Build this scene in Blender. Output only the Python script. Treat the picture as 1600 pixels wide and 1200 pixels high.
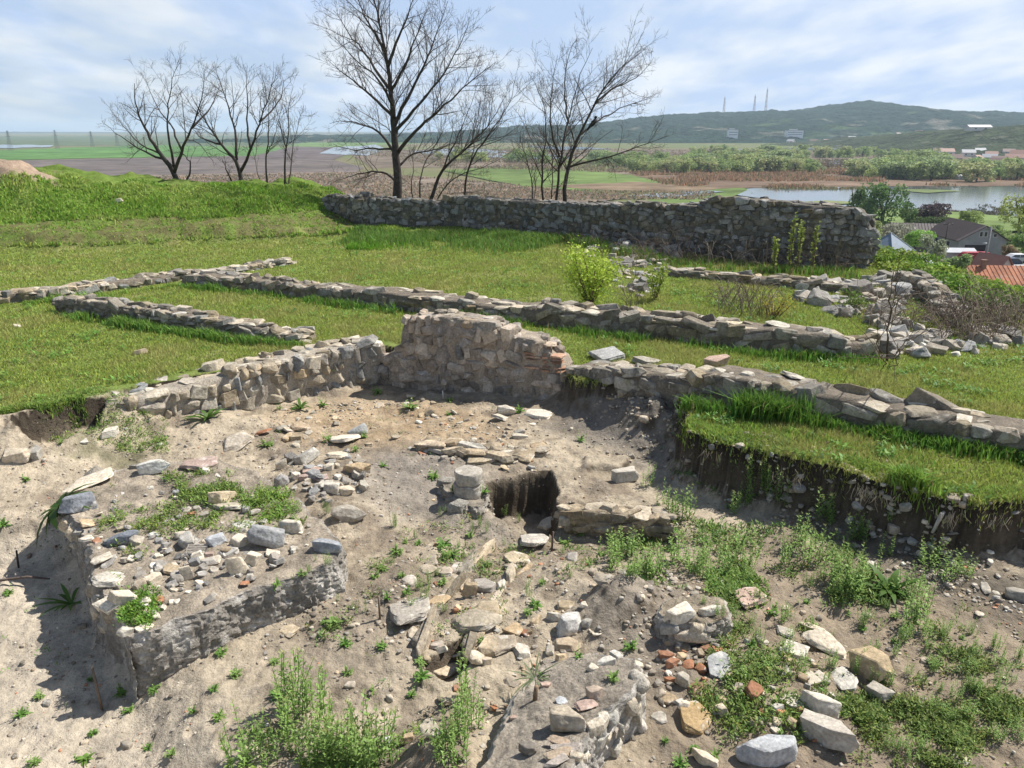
import bpy, bmesh, math, random
import numpy as np
from math import radians as R
from mathutils import Vector, Matrix

for o in list(bpy.data.objects):
    bpy.data.objects.remove(o)
SC = bpy.context.scene
COL = SC.collection

# ------------------------------------------------------------------ camera, sky, sun, exposure
CAMZ, PITCH, F = 4.0, R(18.3), 1200.0
cam_d = bpy.data.cameras.new('camera'); cam = bpy.data.objects.new('camera', cam_d); COL.objects.link(cam)
cam.location = (0, 0, CAMZ); cam.rotation_euler = (R(90) - PITCH, 0, 0)
cam_d.sensor_width = 36; cam_d.lens = 36 * F / 1600; cam_d.clip_start = .05; cam_d.clip_end = 40000
SC.camera = cam

SUN_EL, SUN_AZ = R(51), R(27)          # azimuth measured from +X towards +Y: the sun stands behind the wall to the right
sd_ = Vector((math.cos(SUN_EL) * math.cos(SUN_AZ), math.cos(SUN_EL) * math.sin(SUN_AZ), math.sin(SUN_EL)))
sun_l = bpy.data.lights.new('sun', 'SUN'); sun_l.energy = 5.0; sun_l.angle = R(.55); sun_l.color = (1, .95, .88)
sun = bpy.data.objects.new('sun', sun_l); COL.objects.link(sun)
sun.rotation_euler = sd_.to_track_quat('Z', 'Y').to_euler(); sun.location = (30, 20, 60)

W = bpy.data.worlds.new('World'); SC.world = W; W.use_nodes = True
nt = W.node_tree; nt.nodes.clear()
def N(t, **k):
    n = nt.nodes.new(t)
    for a, b in k.items(): setattr(n, a, b)
    return n
def L(a, b): nt.links.new(a, b)
sky = N('ShaderNodeTexSky', sky_type='NISHITA'); sky.sun_disc = False
sky.sun_elevation = SUN_EL; sky.sun_rotation = R(90) - SUN_AZ
sky.air_density = 1.0; sky.dust_density = 1.0; sky.ozone_density = 2.0
tc = N('ShaderNodeTexCoord'); sx = N('ShaderNodeSeparateXYZ'); L(tc.outputs['Generated'], sx.inputs[0])
ad = N('ShaderNodeMath', operation='ADD'); L(sx.outputs[2], ad.inputs[0]); ad.inputs[1].default_value = .16
mx = N('ShaderNodeMath', operation='MAXIMUM'); L(ad.outputs[0], mx.inputs[0]); mx.inputs[1].default_value = .05
dv = N('ShaderNodeVectorMath', operation='DIVIDE'); L(tc.outputs['Generated'], dv.inputs[0])
cb = N('ShaderNodeCombineXYZ')
for i in range(3): L(mx.outputs[0], cb.inputs[i])
L(cb.outputs[0], dv.inputs[1])
mp = N('ShaderNodeMapping'); L(dv.outputs[0], mp.inputs[0]); mp.inputs['Scale'].default_value = (1.0, .50, .6); mp.inputs['Location'].default_value = (3.1, .7, 0)
n1 = N('ShaderNodeTexNoise'); L(mp.outputs[0], n1.inputs['Vector']); n1.inputs['Scale'].default_value = 1.5; n1.inputs['Detail'].default_value = 8; n1.inputs['Roughness'].default_value = .56; n1.inputs['Distortion'].default_value = .3
r1 = N('ShaderNodeMapRange'); L(n1.outputs[0], r1.inputs[0]); r1.inputs[1].default_value = .42; r1.inputs[2].default_value = .66; r1.inputs[3].default_value = .72; r1.inputs[4].default_value = .95; r1.interpolation_type = 'SMOOTHSTEP'
# thin veil thickens towards the right (the sun's side)
r2 = N('ShaderNodeMapRange'); L(sx.outputs[0], r2.inputs[0]); r2.inputs[1].default_value = -.6; r2.inputs[2].default_value = .6; r2.inputs[3].default_value = -.06; r2.inputs[4].default_value = .30
a2 = N('ShaderNodeMath', operation='ADD', use_clamp=True); L(r1.outputs[0], a2.inputs[0]); L(r2.outputs[0], a2.inputs[1])
r4 = N('ShaderNodeMapRange'); L(sx.outputs[2], r4.inputs[0]); r4.inputs[1].default_value = .16; r4.inputs[2].default_value = .5; r4.inputs[3].default_value = 1; r4.inputs[4].default_value = .12; r4.interpolation_type = 'SMOOTHSTEP'
m5 = N('ShaderNodeMath', operation='MULTIPLY'); L(a2.outputs[0], m5.inputs[0]); L(r4.outputs[0], m5.inputs[1])
n2 = N('ShaderNodeTexNoise'); L(mp.outputs[0], n2.inputs['Vector']); n2.inputs['Scale'].default_value = 2.4; n2.inputs['Detail'].default_value = 5
r3 = N('ShaderNodeValToRGB'); L(n2.outputs[0], r3.inputs[0])
r3.color_ramp.elements[0].position = .40; r3.color_ramp.elements[0].color = (5.5, 7.0, 9.7, 1)
r3.color_ramp.elements[1].position = .64; r3.color_ramp.elements[1].color = (9.2, 9.7, 10.4, 1)
mxc = N('ShaderNodeMix', data_type='RGBA'); L(m5.outputs[0], mxc.inputs['Factor']); L(sky.outputs[0], mxc.inputs['A']); L(r3.outputs[0], mxc.inputs['B'])
bg = N('ShaderNodeBackground'); L(mxc.outputs['Result'], bg.inputs[0]); bg.inputs[1].default_value = .07
wo = N('ShaderNodeOutputWorld'); L(bg.outputs[0], wo.inputs[0])

SC.view_settings.view_transform = 'Standard'; SC.view_settings.look = 'None'
SC.view_settings.exposure = 0.52; SC.view_settings.gamma = 1
SC.cycles.use_denoising = True; SC.cycles.denoiser = 'OPENIMAGEDENOISE'; SC.cycles.denoising_input_passes = 'RGB_ALBEDO_NORMAL'; SC.cycles.denoising_prefilter = 'ACCURATE'
SC.cycles.max_bounces = 5; SC.cycles.diffuse_bounces = 2; SC.cycles.glossy_bounces = 2; SC.cycles.transmission_bounces = 3
SC.cycles.volume_bounces = 1; SC.cycles.transparent_max_bounces = 4
SC.cycles.sample_clamp_indirect = 6

# ------------------------------------------------------------------ numbers
RNG = np.random.default_rng(7); random.seed(7)
CP, SP = math.cos(PITCH), math.sin(PITCH)
def ray(px, py):
    u = (np.asarray(px, float) - 800) / F; v = (600 - np.asarray(py, float)) / F
    return np.stack([u + 0 * v, CP + v * SP + 0 * u, -SP + v * CP + 0 * u], -1)
def P(px, py, z):
    d = ray(px, py); t = (z - CAMZ) / d[..., 2]
    return np.array([0, 0, CAMZ]) + d * t[..., None] if d.ndim > 1 else np.array([0, 0, CAMZ]) + d * t
def PXY(pts, z): return [tuple(P(a, b, z)[:2]) for a, b in pts]
def at_dist(px, py, Y):
    d = ray(px, py); return np.array([0, 0, CAMZ]) + d * (Y / d[1])
def h3(i, j, k, s):
    h = (i.astype(np.int64) * 374761393 + j.astype(np.int64) * 668265263 + k.astype(np.int64) * 2147483647 + s * 974634777) & 0xffffffff
    h = ((h ^ (h >> 13)) * 1274126177) & 0xffffffff
    h = ((h ^ (h >> 15)) * 2246822519) & 0xffffffff
    return ((h ^ (h >> 16)) & 0xffffff) / float(0xffffff)
def vn3(p, s=0):
    p = np.asarray(p, float); i = np.floor(p); f = p - i; f = f * f * (3 - 2 * f); i = i.astype(np.int64)
    r = 0
    for a in (0, 1):
        for b in (0, 1):
            for c in (0, 1):
                w = (f[..., 0] if a else 1 - f[..., 0]) * (f[..., 1] if b else 1 - f[..., 1]) * (f[..., 2] if c else 1 - f[..., 2])
                r = r + w * h3(i[..., 0] + a, i[..., 1] + b, i[..., 2] + c, s)
    return r * 2 - 1
def vn2(x, y, s=0):
    i = np.floor(x); j = np.floor(y); f = x - i; g = y - j; f = f * f * (3 - 2 * f); g = g * g * (3 - 2 * g)
    i = i.astype(np.int64); j = j.astype(np.int64); k = np.zeros_like(i)
    return ((h3(i, j, k, s) * (1 - f) + h3(i + 1, j, k, s) * f) * (1 - g) + (h3(i, j + 1, k, s) * (1 - f) + h3(i + 1, j + 1, k, s) * f) * g) * 2 - 1
def fb2(x, y, sc, octv=4, s=0, rough=.5):
    r = 0; a = 1; t = 0
    for o in range(octv):
        c, sn = math.cos(o * 1.3 + .4), math.sin(o * 1.3 + .4)
        r = r + a * vn2((x * c - y * sn) * sc + 17.3 * o, (x * sn + y * c) * sc - 9.1 * o, s + o); t += a; a *= rough; sc *= 2.03
    return r / t
def fb3(p, sc, octv=4, s=0):
    r = 0; a = 1; t = 0
    for o in range(octv):
        r = r + a * vn3(np.asarray(p) * sc + 7.7 * o, s + o); t += a; a *= .5; sc *= 2.03
    return r / t
def sst(a, b, x):
    t = np.clip((x - a) / (b - a), 0, 1); return t * t * (3 - 2 * t)
def sdp(x, y, poly):                      # signed distance, negative inside
    p = np.asarray(poly, float); d = np.full(np.shape(x), 1e18); ins = np.zeros(np.shape(x), bool)
    for k in range(len(p)):
        a, b = p[k], p[(k + 1) % len(p)]; ex, ey = b - a; wx, wy = x - a[0], y - a[1]
        t = np.clip((wx * ex + wy * ey) / (ex * ex + ey * ey + 1e-12), 0, 1)
        d = np.minimum(d, (wx - ex * t) ** 2 + (wy - ey * t) ** 2)
        c = (a[1] > y) != (b[1] > y)
        with np.errstate(divide='ignore', invalid='ignore'):
            ins ^= c & (x < (b[0] - a[0]) * (y - a[1]) / (b[1] - a[1] + 1e-15) + a[0])
    d = np.sqrt(d); return np.where(ins, -d, d)
def sdl(x, y, line):                      # distance to an open polyline
    p = np.asarray(line, float); d = np.full(np.shape(x), 1e18)
    for k in range(len(p) - 1):
        a, b = p[k], p[k + 1]; ex, ey = b - a; wx, wy = x - a[0], y - a[1]
        t = np.clip((wx * ex + wy * ey) / (ex * ex + ey * ey + 1e-12), 0, 1)
        d = np.minimum(d, (wx - ex * t) ** 2 + (wy - ey * t) ** 2)
    return np.sqrt(d)

# ------------------------------------------------------------------ mesh building
class MB:
    def __init__(s): s.v = []; s.f = []; s.c = []; s.n = 0
    def add(s, V, Fs, C=(.5, .5, .5)):
        V = np.asarray(V, float).reshape(-1, 3)
        if not isinstance(Fs, list): Fs = [Fs]
        for A in Fs:
            A = np.asarray(A, np.int64)
            if A.size: s.f.append(A + s.n)
        C = np.asarray(C, float)
        if C.ndim == 1: C = np.broadcast_to(C[:3], (len(V), 3))
        s.v.append(V); s.c.append(C[:, :3]); s.n += len(V)
    def build(s, name, mat, parent=None, smooth=True, origin=None):
        V = np.concatenate(s.v) if s.v else np.zeros((0, 3)); C = np.concatenate(s.c) if s.c else np.zeros((0, 3))
        if origin is not None: V = V - np.asarray(origin)
        me = bpy.data.meshes.new(name)
        lp = np.concatenate([a.ravel() for a in s.f]); tot = np.concatenate([np.full(len(a), a.shape[1], np.int64) for a in s.f])
        st = np.concatenate([[0], np.cumsum(tot)[:-1]])
        me.vertices.add(len(V)); me.vertices.foreach_set('co', V.astype(np.float32).ravel())
        me.loops.add(len(lp)); me.loops.foreach_set('vertex_index', lp.astype(np.int32))
        me.polygons.add(len(tot)); me.polygons.foreach_set('loop_start', st.astype(np.int32)); me.polygons.foreach_set('loop_total', tot.astype(np.int32))
        me.polygons.foreach_set('use_smooth', np.full(len(tot), smooth, bool))
        at = me.attributes.new('col', 'FLOAT_COLOR', 'POINT')
        at.data.foreach_set('color', np.concatenate([C, np.ones((len(C), 1))], 1).astype(np.float32).ravel())
        me.update(calc_edges=True); me.materials.append(mat)
        o = bpy.data.objects.new(name, me); COL.objects.link(o)
        if origin is not None: o.location = tuple(origin)
        if parent is not None: o.parent = parent
        return o
def tag(o, label=None, cat=None, group=None, kind=None):
    if cat and not kind: kind = 'thing'
    if label: o['label'] = label
    if cat: o['category'] = cat
    if group: o['group'] = group
    if kind: o['kind'] = kind
    return o
def empty(name, loc, label, cat, group=None, rz=0):
    o = bpy.data.objects.new(name, None); COL.objects.link(o); o.location = tuple(loc); o.rotation_euler = (0, 0, rz); o.empty_display_size = .2
    return tag(o, label, cat, group)
def dup(o, loc, rz=0, sc=1, label=None, group=None):
    c = o.copy(); COL.objects.link(c); c.location = tuple(loc); c.rotation_euler = (0, 0, rz)
    c.scale = (sc, sc, sc) if np.isscalar(sc) else sc
    if label: c['label'] = label
    if group: c['group'] = group
    for ch in list(o.children):
        d = ch.copy(); COL.objects.link(d); d.parent = c
        for g in list(ch.children):
            e = g.copy(); COL.objects.link(e); e.parent = d
    return c
BOXF = np.array([[0, 3, 2, 1], [4, 5, 6, 7], [0, 1, 5, 4], [1, 2, 6, 5], [2, 3, 7, 6], [3, 0, 4, 7]])
def box(mb, c, d, col, rz=0, rx=0, taper=1):
    x, y, z = np.array(d) / 2
    V = np.array([[-x, -y, -z], [x, -y, -z], [x, y, -z], [-x, y, -z], [-x * taper, -y * taper, z], [x * taper, -y * taper, z], [x * taper, y * taper, z], [-x * taper, y * taper, z]])
    M = np.array(Matrix.Rotation(rz, 3, 'Z') @ Matrix.Rotation(rx, 3, 'X'))
    mb.add(V @ M.T + np.asarray(c), BOXF, col)
def tube(mb, pts, rad, sides=5, col=(.1, .1, .1), cap=True):
    p = np.asarray(pts, float); n = len(p); rad = np.broadcast_to(np.asarray(rad, float), (n,))
    t = np.gradient(p, axis=0); t /= np.linalg.norm(t, axis=1)[:, None] + 1e-12
    ref = np.array([0, 0, 1.]) if abs(t[0, 2]) < .9 else np.array([1., 0, 0])
    a = np.cross(t, ref); a /= np.linalg.norm(a, axis=1)[:, None] + 1e-9; b = np.cross(t, a)
    th = np.arange(sides) * 2 * math.pi / sides
    V = p[:, None, :] + rad[:, None, None] * (np.cos(th)[None, :, None] * a[:, None, :] + np.sin(th)[None, :, None] * b[:, None, :])
    i = np.arange(n - 1)[:, None] * sides; j = np.arange(sides)[None, :]; k = (j + 1) % sides
    Fq = np.stack([i + j, i + k, i + sides + k, i + sides + j], -1).reshape(-1, 4)
    fs = [Fq]
    if cap and sides >= 3: fs.append(np.arange(sides)[None, ::-1]); fs.append((np.arange(sides) + (n - 1) * sides)[None, :])
    mb.add(V.reshape(-1, 3), fs, col)

# ------------------------------------------------------------------ materials
def mat(name, rough=.9, noise=(), bump=(), leaf=0., spots=None, col=None, spec=.2, metal=0):
    m = bpy.data.materials.new(name); m.use_nodes = True; t = m.node_tree; t.nodes.clear()
    n = lambda k, **kw: (lambda q: ([setattr(q, a, b) for a, b in kw.items()], q)[1])(t.nodes.new(k))
    l = t.links.new
    out = n('ShaderNodeOutputMaterial'); bs = n('ShaderNodeBsdfPrincipled'); bs.inputs['Roughness'].default_value = rough
    bs.inputs['Specular IOR Level'].default_value = spec; bs.inputs['Metallic'].default_value = metal
    tcn = n('ShaderNodeTexCoord')
    if col is None:
        a = n('ShaderNodeAttribute'); a.attribute_name = 'col'; c = a.outputs['Color']
    else:
        a = n('ShaderNodeRGB'); a.outputs[0].default_value = (*col, 1); c = a.outputs[0]
    for sc, lo, hi, det in noise:
        z = n('ShaderNodeTexNoise'); z.inputs['Scale'].default_value = sc; z.inputs['Detail'].default_value = det; z.inputs['Roughness'].default_value = .6
        l(tcn.outputs['Object'], z.inputs['Vector'])
        mr = n('ShaderNodeMapRange'); mr.inputs[1].default_value = .3; mr.inputs[2].default_value = .7; mr.inputs[3].default_value = lo; mr.inputs[4].default_value = hi
        l(z.outputs[0], mr.inputs[0])
        v = n('ShaderNodeVectorMath', operation='SCALE'); l(c, v.inputs[0]); l(mr.outputs[0], v.inputs['Scale']); c = v.outputs[0]
    if spots:
        for sc, th, wd, cl, fac in spots:
            z = n('ShaderNodeTexNoise'); z.inputs['Scale'].default_value = sc; z.inputs['Detail'].default_value = 5
            l(tcn.outputs['Object'], z.inputs['Vector'])
            mr = n('ShaderNodeMapRange'); mr.inputs[1].default_value = th; mr.inputs[2].default_value = th + wd; mr.inputs[3].default_value = 0; mr.inputs[4].default_value = fac
            l(z.outputs[0], mr.inputs[0]); mm = n('ShaderNodeMix', data_type='RGBA'); l(mr.outputs[0], mm.inputs['Factor']); l(c, mm.inputs['A']); mm.inputs['B'].default_value = (*cl, 1); c = mm.outputs['Result']
    l(c, bs.inputs['Base Color'])
    nrm = None
    for sc, st, dist, det in bump:
        z = n('ShaderNodeTexNoise'); z.inputs['Scale'].default_value = sc; z.inputs['Detail'].default_value = det; z.inputs['Roughness'].default_value = .65
        l(tcn.outputs['Object'], z.inputs['Vector'])
        b = n('ShaderNodeBump'); b.inputs['Strength'].default_value = st; b.inputs['Distance'].default_value = dist
        l(z.outputs[0], b.inputs['Height'])
        if nrm is not None: l(nrm, b.inputs['Normal'])
        nrm = b.outputs[0]
    if nrm is not None: l(nrm, bs.inputs['Normal'])
    if leaf:
        tr = n('ShaderNodeBsdfTranslucent'); l(c, tr.inputs[0]); ms = n('ShaderNodeMixShader'); ms.inputs[0].default_value = leaf
        l(bs.outputs[0], ms.inputs[1]); l(tr.outputs[0], ms.inputs[2]); l(ms.outputs[0], out.inputs[0])
    else:
        l(bs.outputs[0], out.inputs[0])
    return m
M_GROUND = mat('soil and turf', .95, [(5, .74, 1.2, 8), (24, .82, 1.15, 6)], [(16, .85, .05, 9), (55, .6, .015, 6)], spec=.1)
M_STONE = mat('rough limestone', .88, [(5, .72, 1.22, 6), (38, .7, 1.2, 5)], [(14, .55, .03, 7), (90, .4, .006, 5)], spots=[(6, .60, .06, (.16, .15, .13), .38), (11, .60, .05, (.62, .59, .53), .5)], spec=.15)
M_WALLST = mat('weathered masonry', .92, [(4, .65, 1.25, 6), (30, .65, 1.25, 5)], [(12, .6, .04, 7), (70, .5, .01, 5)], spots=[(3.5, .58, .08, (.07, .07, .055), .6), (9, .62, .05, (.48, .46, .41), .5), (2.2, .66, .05, (.16, .15, .05), .5)], spec=.12)
M_MORTAR = mat('earth mortar', .96, [(6, .7, 1.2, 6), (45, .6, 1.25, 5)], [(10, .8, .05, 8), (60, .6, .015, 5)], spec=.08)
M_LEAF = mat('green leaves', .55, leaf=.38, spec=.25)
M_GRASS = mat('grass blades', .6, leaf=.35, spec=.2)
M_BARK = mat('dark bark', .95, [(9, .6, 1.3, 5)], [(30, .5, .02, 5)], spec=.1)
M_TWIG = mat('thin twigs', .95, spec=.1)
M_PLAIN = mat('far fields', .95, [(.011, .7, 1.3, 8), (.07, .65, 1.35, 8)], spec=.05)
M_PAINT = mat('painted surfaces', .6, [(1.2, .85, 1.1, 5)], [(14, .2, .02, 4)], spec=.3)
M_RUST = mat('rusted sheet roof', .8, [(.9, .6, 1.35, 6), (6, .75, 1.2, 4)], spots=[(1.3, .58, .08, (.36, .27, .22), .6)], spec=.2)
M_METAL = mat('dull metal', .5, [(2, .85, 1.1, 3)], spec=.4, metal=.3)
M_GLASS = mat('dark window glass', .1, spec=.6)
M_WOOD = mat('weathered wood', .9, [(25, .7, 1.2, 4)], [(60, .4, .004, 4)], spec=.1)
M_FOREST = mat('distant woodland', .95, [(.03, .55, 1.4, 6), (.10, .5, 1.45, 5)], [(.10, 1.0, 6.0, 4)], spec=.03)

# water: a dark pool that mirrors the sky
M_WATER = bpy.data.materials.new('marsh water'); M_WATER.use_nodes = True
_t = M_WATER.node_tree; _b = _t.nodes['Principled BSDF']; _b.inputs['Base Color'].default_value = (.10, .12, .12, 1); _b.inputs['Roughness'].default_value = .12; _b.inputs['IOR'].default_value = 1.33
_n = _t.nodes.new('ShaderNodeTexNoise'); _n.inputs['Scale'].default_value = .35; _n.inputs['Detail'].default_value = 6
_c = _t.nodes.new('ShaderNodeTexCoord'); _t.links.new(_c.outputs['Object'], _n.inputs['Vector'])
_u = _t.nodes.new('ShaderNodeBump'); _u.inputs['Strength'].default_value = .12; _u.inputs['Distance'].default_value = .2
_t.links.new(_n.outputs[0], _u.inputs['Height']); _t.links.new(_u.outputs[0], _b.inputs['Normal'])

# ------------------------------------------------------------------ the lie of the land
LAWN = .55
PLAIN = -21.0
L1_A, L1_B, FR_B = P(228, 668, .02)[:2], P(596, 598, 0)[:2], P(874, 628, 0)[:2]
def off(a, b, d):                          # offset a segment away from the camera side
    a, b = np.array(a), np.array(b); t = (b - a) / np.linalg.norm(b - a); n = np.array([-t[1], t[0]])
    return a + n * d, b + n * d
l1o = off(L1_A, L1_B, .28); fro = off(L1_B, FR_B, .25)
DIG = [(-14, 5.5)] + PXY([(-160, 700), (0, 652), (70, 640), (165, 617)], .52) + [tuple(l1o[0]), tuple(l1o[1]), tuple(fro[0]), tuple(fro[1])] \
    + PXY([(905, 602), (985, 612), (1050, 622)], .44) + PXY([(1066, 640)], .52) + PXY([(1084, 672), (1130, 690), (1200, 708), (1290, 726), (1350, 742), (1420, 758), (1475, 778), (1540, 786), (1610, 780), (1760, 800)], .62) \
    + [(14, 5), (14, -6), (-14, -6)]
PITS = [  # rim in pixels, rim height, floor height, edge width
    ([(770, 750), (858, 741), (872, 800), (850, 834), (806, 826), (772, 792)], 0., -.50, .10),
    ([(868, 792), (1040, 800), (1052, 850), (900, 856), (860, 838)], 0., -.20, .12),
    ([(912, 690), (984, 692), (976, 712), (914, 711)], .25, .10, .08),
    ([(24, 668), (120, 640), (165, 634), (150, 650), (70, 678)], .42, .12, .08),
    ([(664, 1040), (736, 990), (748, 1012), (702, 1056)], 0., -.18, .10),
]
PITS = [(PXY(a, z), zf, w) for a, z, zf, w in PITS]
LEFTLOW = PXY([(-300, 880), (60, 850), (110, 850), (205, 1040), (270, 1090), (300, 1260), (-300, 1260)], -.2)
BUMPS = [(940, 648, .28, .42), (1010, 672, .25, .4), (985, 948, .30, .30), (955, 965, .15, .3), (1200, 1070, .14, .75), (680, 1190, .22, .24), (500, 745, .16, .5), (205, 668, .34, .55),
         (60, 700, .36, .75), (-60, 705, .42, .9), (140, 676, .22, .5), (330, 650, .12, .4), (545, 800, .12, .25), (1110, 930, .12, .35), (820, 700, .05, .6), (720, 790, .12, .2), (700, 720, .05, .4), (900, 622, .26, .38), (950, 634, .22, .4), (1000, 642, .26, .34), (1005, 668, .24, .40), (1050, 690, .26, .36), (1370, 1120, -.05, .6), (620, 905, .06, .5), (880, 905, .07, .4)]
BUMPS = [(*P(a, b, .05)[:2], h, r) for a, b, h, r in BUMPS]
BANKBASE = PXY([(-500, 402), (0, 394), (150, 391), (300, 384), (450, 377), (545, 372)], LAWN)
BANKX = np.array([p[0] for p in BANKBASE]); BANKY = np.array([p[1] for p in BANKBASE])
EDGE = [(-60, 33.5), (-16, 33), (-9, 33), (-3, 31.6), (1.5, 28.2), (4, 25), (6, 23.3), (9.9, 21.9), (11.2, 19), (11.6, 16.5), (12.2, 14.5), (16, 12), (40, 6), (40, -40), (-60, -40)]
def bank(x, y):
    yb = np.interp(x, BANKX, BANKY) + .5 * fb2(x, y * 0, .35, 3, 31)
    d = y - yb
    sc = .75 + .25 * vn2(x * .5, x * 0, 5)
    h = .75 * sc * sst(0, 1.0, d + .25 * fb2(x, y, 1.4, 3, 33)) + 1.1 * sst(.8, 5.4, d) * (.9 + .15 * fb2(x, y, .5, 3, 35))
    k = 1 - .72 * sst(-8.6, -4.6, x + .5 * fb2(x, y, .6, 3, 37)); k = k * (1 - sst(-5.0, -1.5, x))
    top = 1.10 - .34 * sst(-17, -7, x)
    m_ = .45 * np.exp(-((x + 17.6) ** 2 + (y - 28.4) ** 2) / 2.2)
    return (h * (1 + .22 * fb2(x, y, .9, 3, 39) * sst(.3, 1, h)) + m_) * k * top
def lawn(x, y):
    z = LAWN + .03 * fb2(x, y, .5, 3, 11) + .016 * fb2(x, y, 4, 3, 13) + bank(x, y) * (1 + .04 * fb2(x, y, 3, 3, 17))
    z = z + .05 * sst(6, 3, np.hypot(x - 4, y - 8))
    z = z - .16 * np.exp(-((x - 1.1) ** 2 + (y - 11.6) ** 2) / 1.0)
    z = z + .18 * sst(.3, 3.0, y - 25.3 + .8 * (x + 2)) * sst(8, 2, x)     # rises a little to the far wall
    z = z + .10 * fb2(x, y, 2.2, 3, 19) * sst(22, 26, y)
    return z
def floor_(x, y):
    z = .06 * fb2(x, y, .8, 3, 21) + .042 * fb2(x, y, 3.2, 4, 23) + .020 * fb2(x, y, 11, 4, 25) - .022 * sst(.25, .6, fb2(x, y, 5.5, 2, 29))
    z = z - .26 * sst(.30, -.30, sdp(x, y, LEFTLOW))
    for a, b, h, r in BUMPS: z = z + h * np.exp(-((x - a) ** 2 + (y - b) ** 2) / (r * r)) * (1 + .25 * fb2(x, y, 5, 3, 27))
    return z
def edge_s(x, y):
    return sdp(x, y, DIG) + .07 * fb2(x, y, 1.8, 3, 41) + .035 * fb2(x, y, 8, 3, 43) + .035 * fb2(x, y, 22, 2, 46) + .05 * fb2(x, y, 4, 3, 40) + .05 * np.abs(fb2(x, y, 4.5, 2, 48))
def ground(x, y):
    x = np.asarray(x, float); y = np.asarray(y, float)
    s = edge_s(x, y)
    k = .82 * sst(-.075, .0, s) + .18 * sst(-.24, -.06, s + .04 * fb2(x, y, 9, 2, 44))
    fl = floor_(x, y)
    lw = lawn(x, y); fl = np.minimum(fl, lw + .03); z = fl * (1 - k) + lw * k
    for poly, zf, w in PITS:
        s2 = sdp(x, y, poly) + .06 * fb2(x, y, 3.5, 4, 45) + .010 * fb2(x, y, 16, 2, 42); q = sst(w * .5, -w * .5, s2)
        z = z * (1 - q) + (zf + .03 * fb2(x, y, 6, 3, 47)) * q
    e = sdp(x, y, EDGE)
    drop = np.clip(e, 0, None)
    z2 = lawn(x, np.minimum(y, 40)) - .52 * drop + .35 * fb2(x, y, .35, 4, 49) * sst(0, 3, drop)
    z = np.where(e > 0, np.maximum(z2, PLAIN + 3.0 * sst(160, 60, e) * sst(10, 40, x)), z)
    return z
_pl = []                                   # raised masonry tops that carry stones: (polygon, z function)
def ground_top(x, y):
    z = ground(x, y)
    for poly, zf in _pl:
        m_ = sdp(np.asarray(x, float), np.asarray(y, float), poly) < 0; z = np.where(m_, np.maximum(z, zf(x, y)), z) if np.any(m_) else z
    return z
_T = np.concatenate([np.arange(3.2, 16, .02), np.arange(16, 60, .06)])
def G(px, py, top=True):                   # where the sight line through a photo pixel meets the land
    d = ray(float(px), float(py)); pts = np.array([0, 0, CAMZ]) + _T[:, None] * d
    z = (ground_top if top else ground)(pts[:, 0], pts[:, 1]); k = np.argmax(pts[:, 2] < z)
    p = pts[k]; return np.array([p[0], p[1], z[k]])

# ------------------------------------------------------------------ the ground: one sheet to the horizon
PX = dict(
    ochre=PXY([(420, 640), (600, 605), (760, 650), (800, 690), (640, 700), (470, 690)], 0),
    grey1=PXY([(590, 705), (730, 700), (780, 760), (770, 830), (600, 800), (540, 760)], 0),
    grey2=PXY([(880, 620), (1010, 640), (1080, 690), (1040, 740), (960, 700), (860, 660)], .1),
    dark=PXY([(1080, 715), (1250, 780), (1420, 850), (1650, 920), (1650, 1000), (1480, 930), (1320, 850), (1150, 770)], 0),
    brown=PXY([(1020, 880), (1250, 850), (1650, 960), (1650, 1260), (1000, 1260), (1060, 1000)], 0),
    brown2=PXY([(480, 930), (620, 900), (640, 1010), (560, 1080), (450, 1060), (430, 1010)], 0),
    mound=PXY([(920, 900), (1040, 880), (1120, 1000), (1040, 1080), (940, 1010)], .1),
    green=PXY([(80, 690), (170, 640), (270, 655), (260, 705), (150, 700), (70, 710)], .3),
)
WALL_LINES = {}
def lawn_mask(x, y):
    return sst(-.05, .03, edge_s(x, y))
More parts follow.
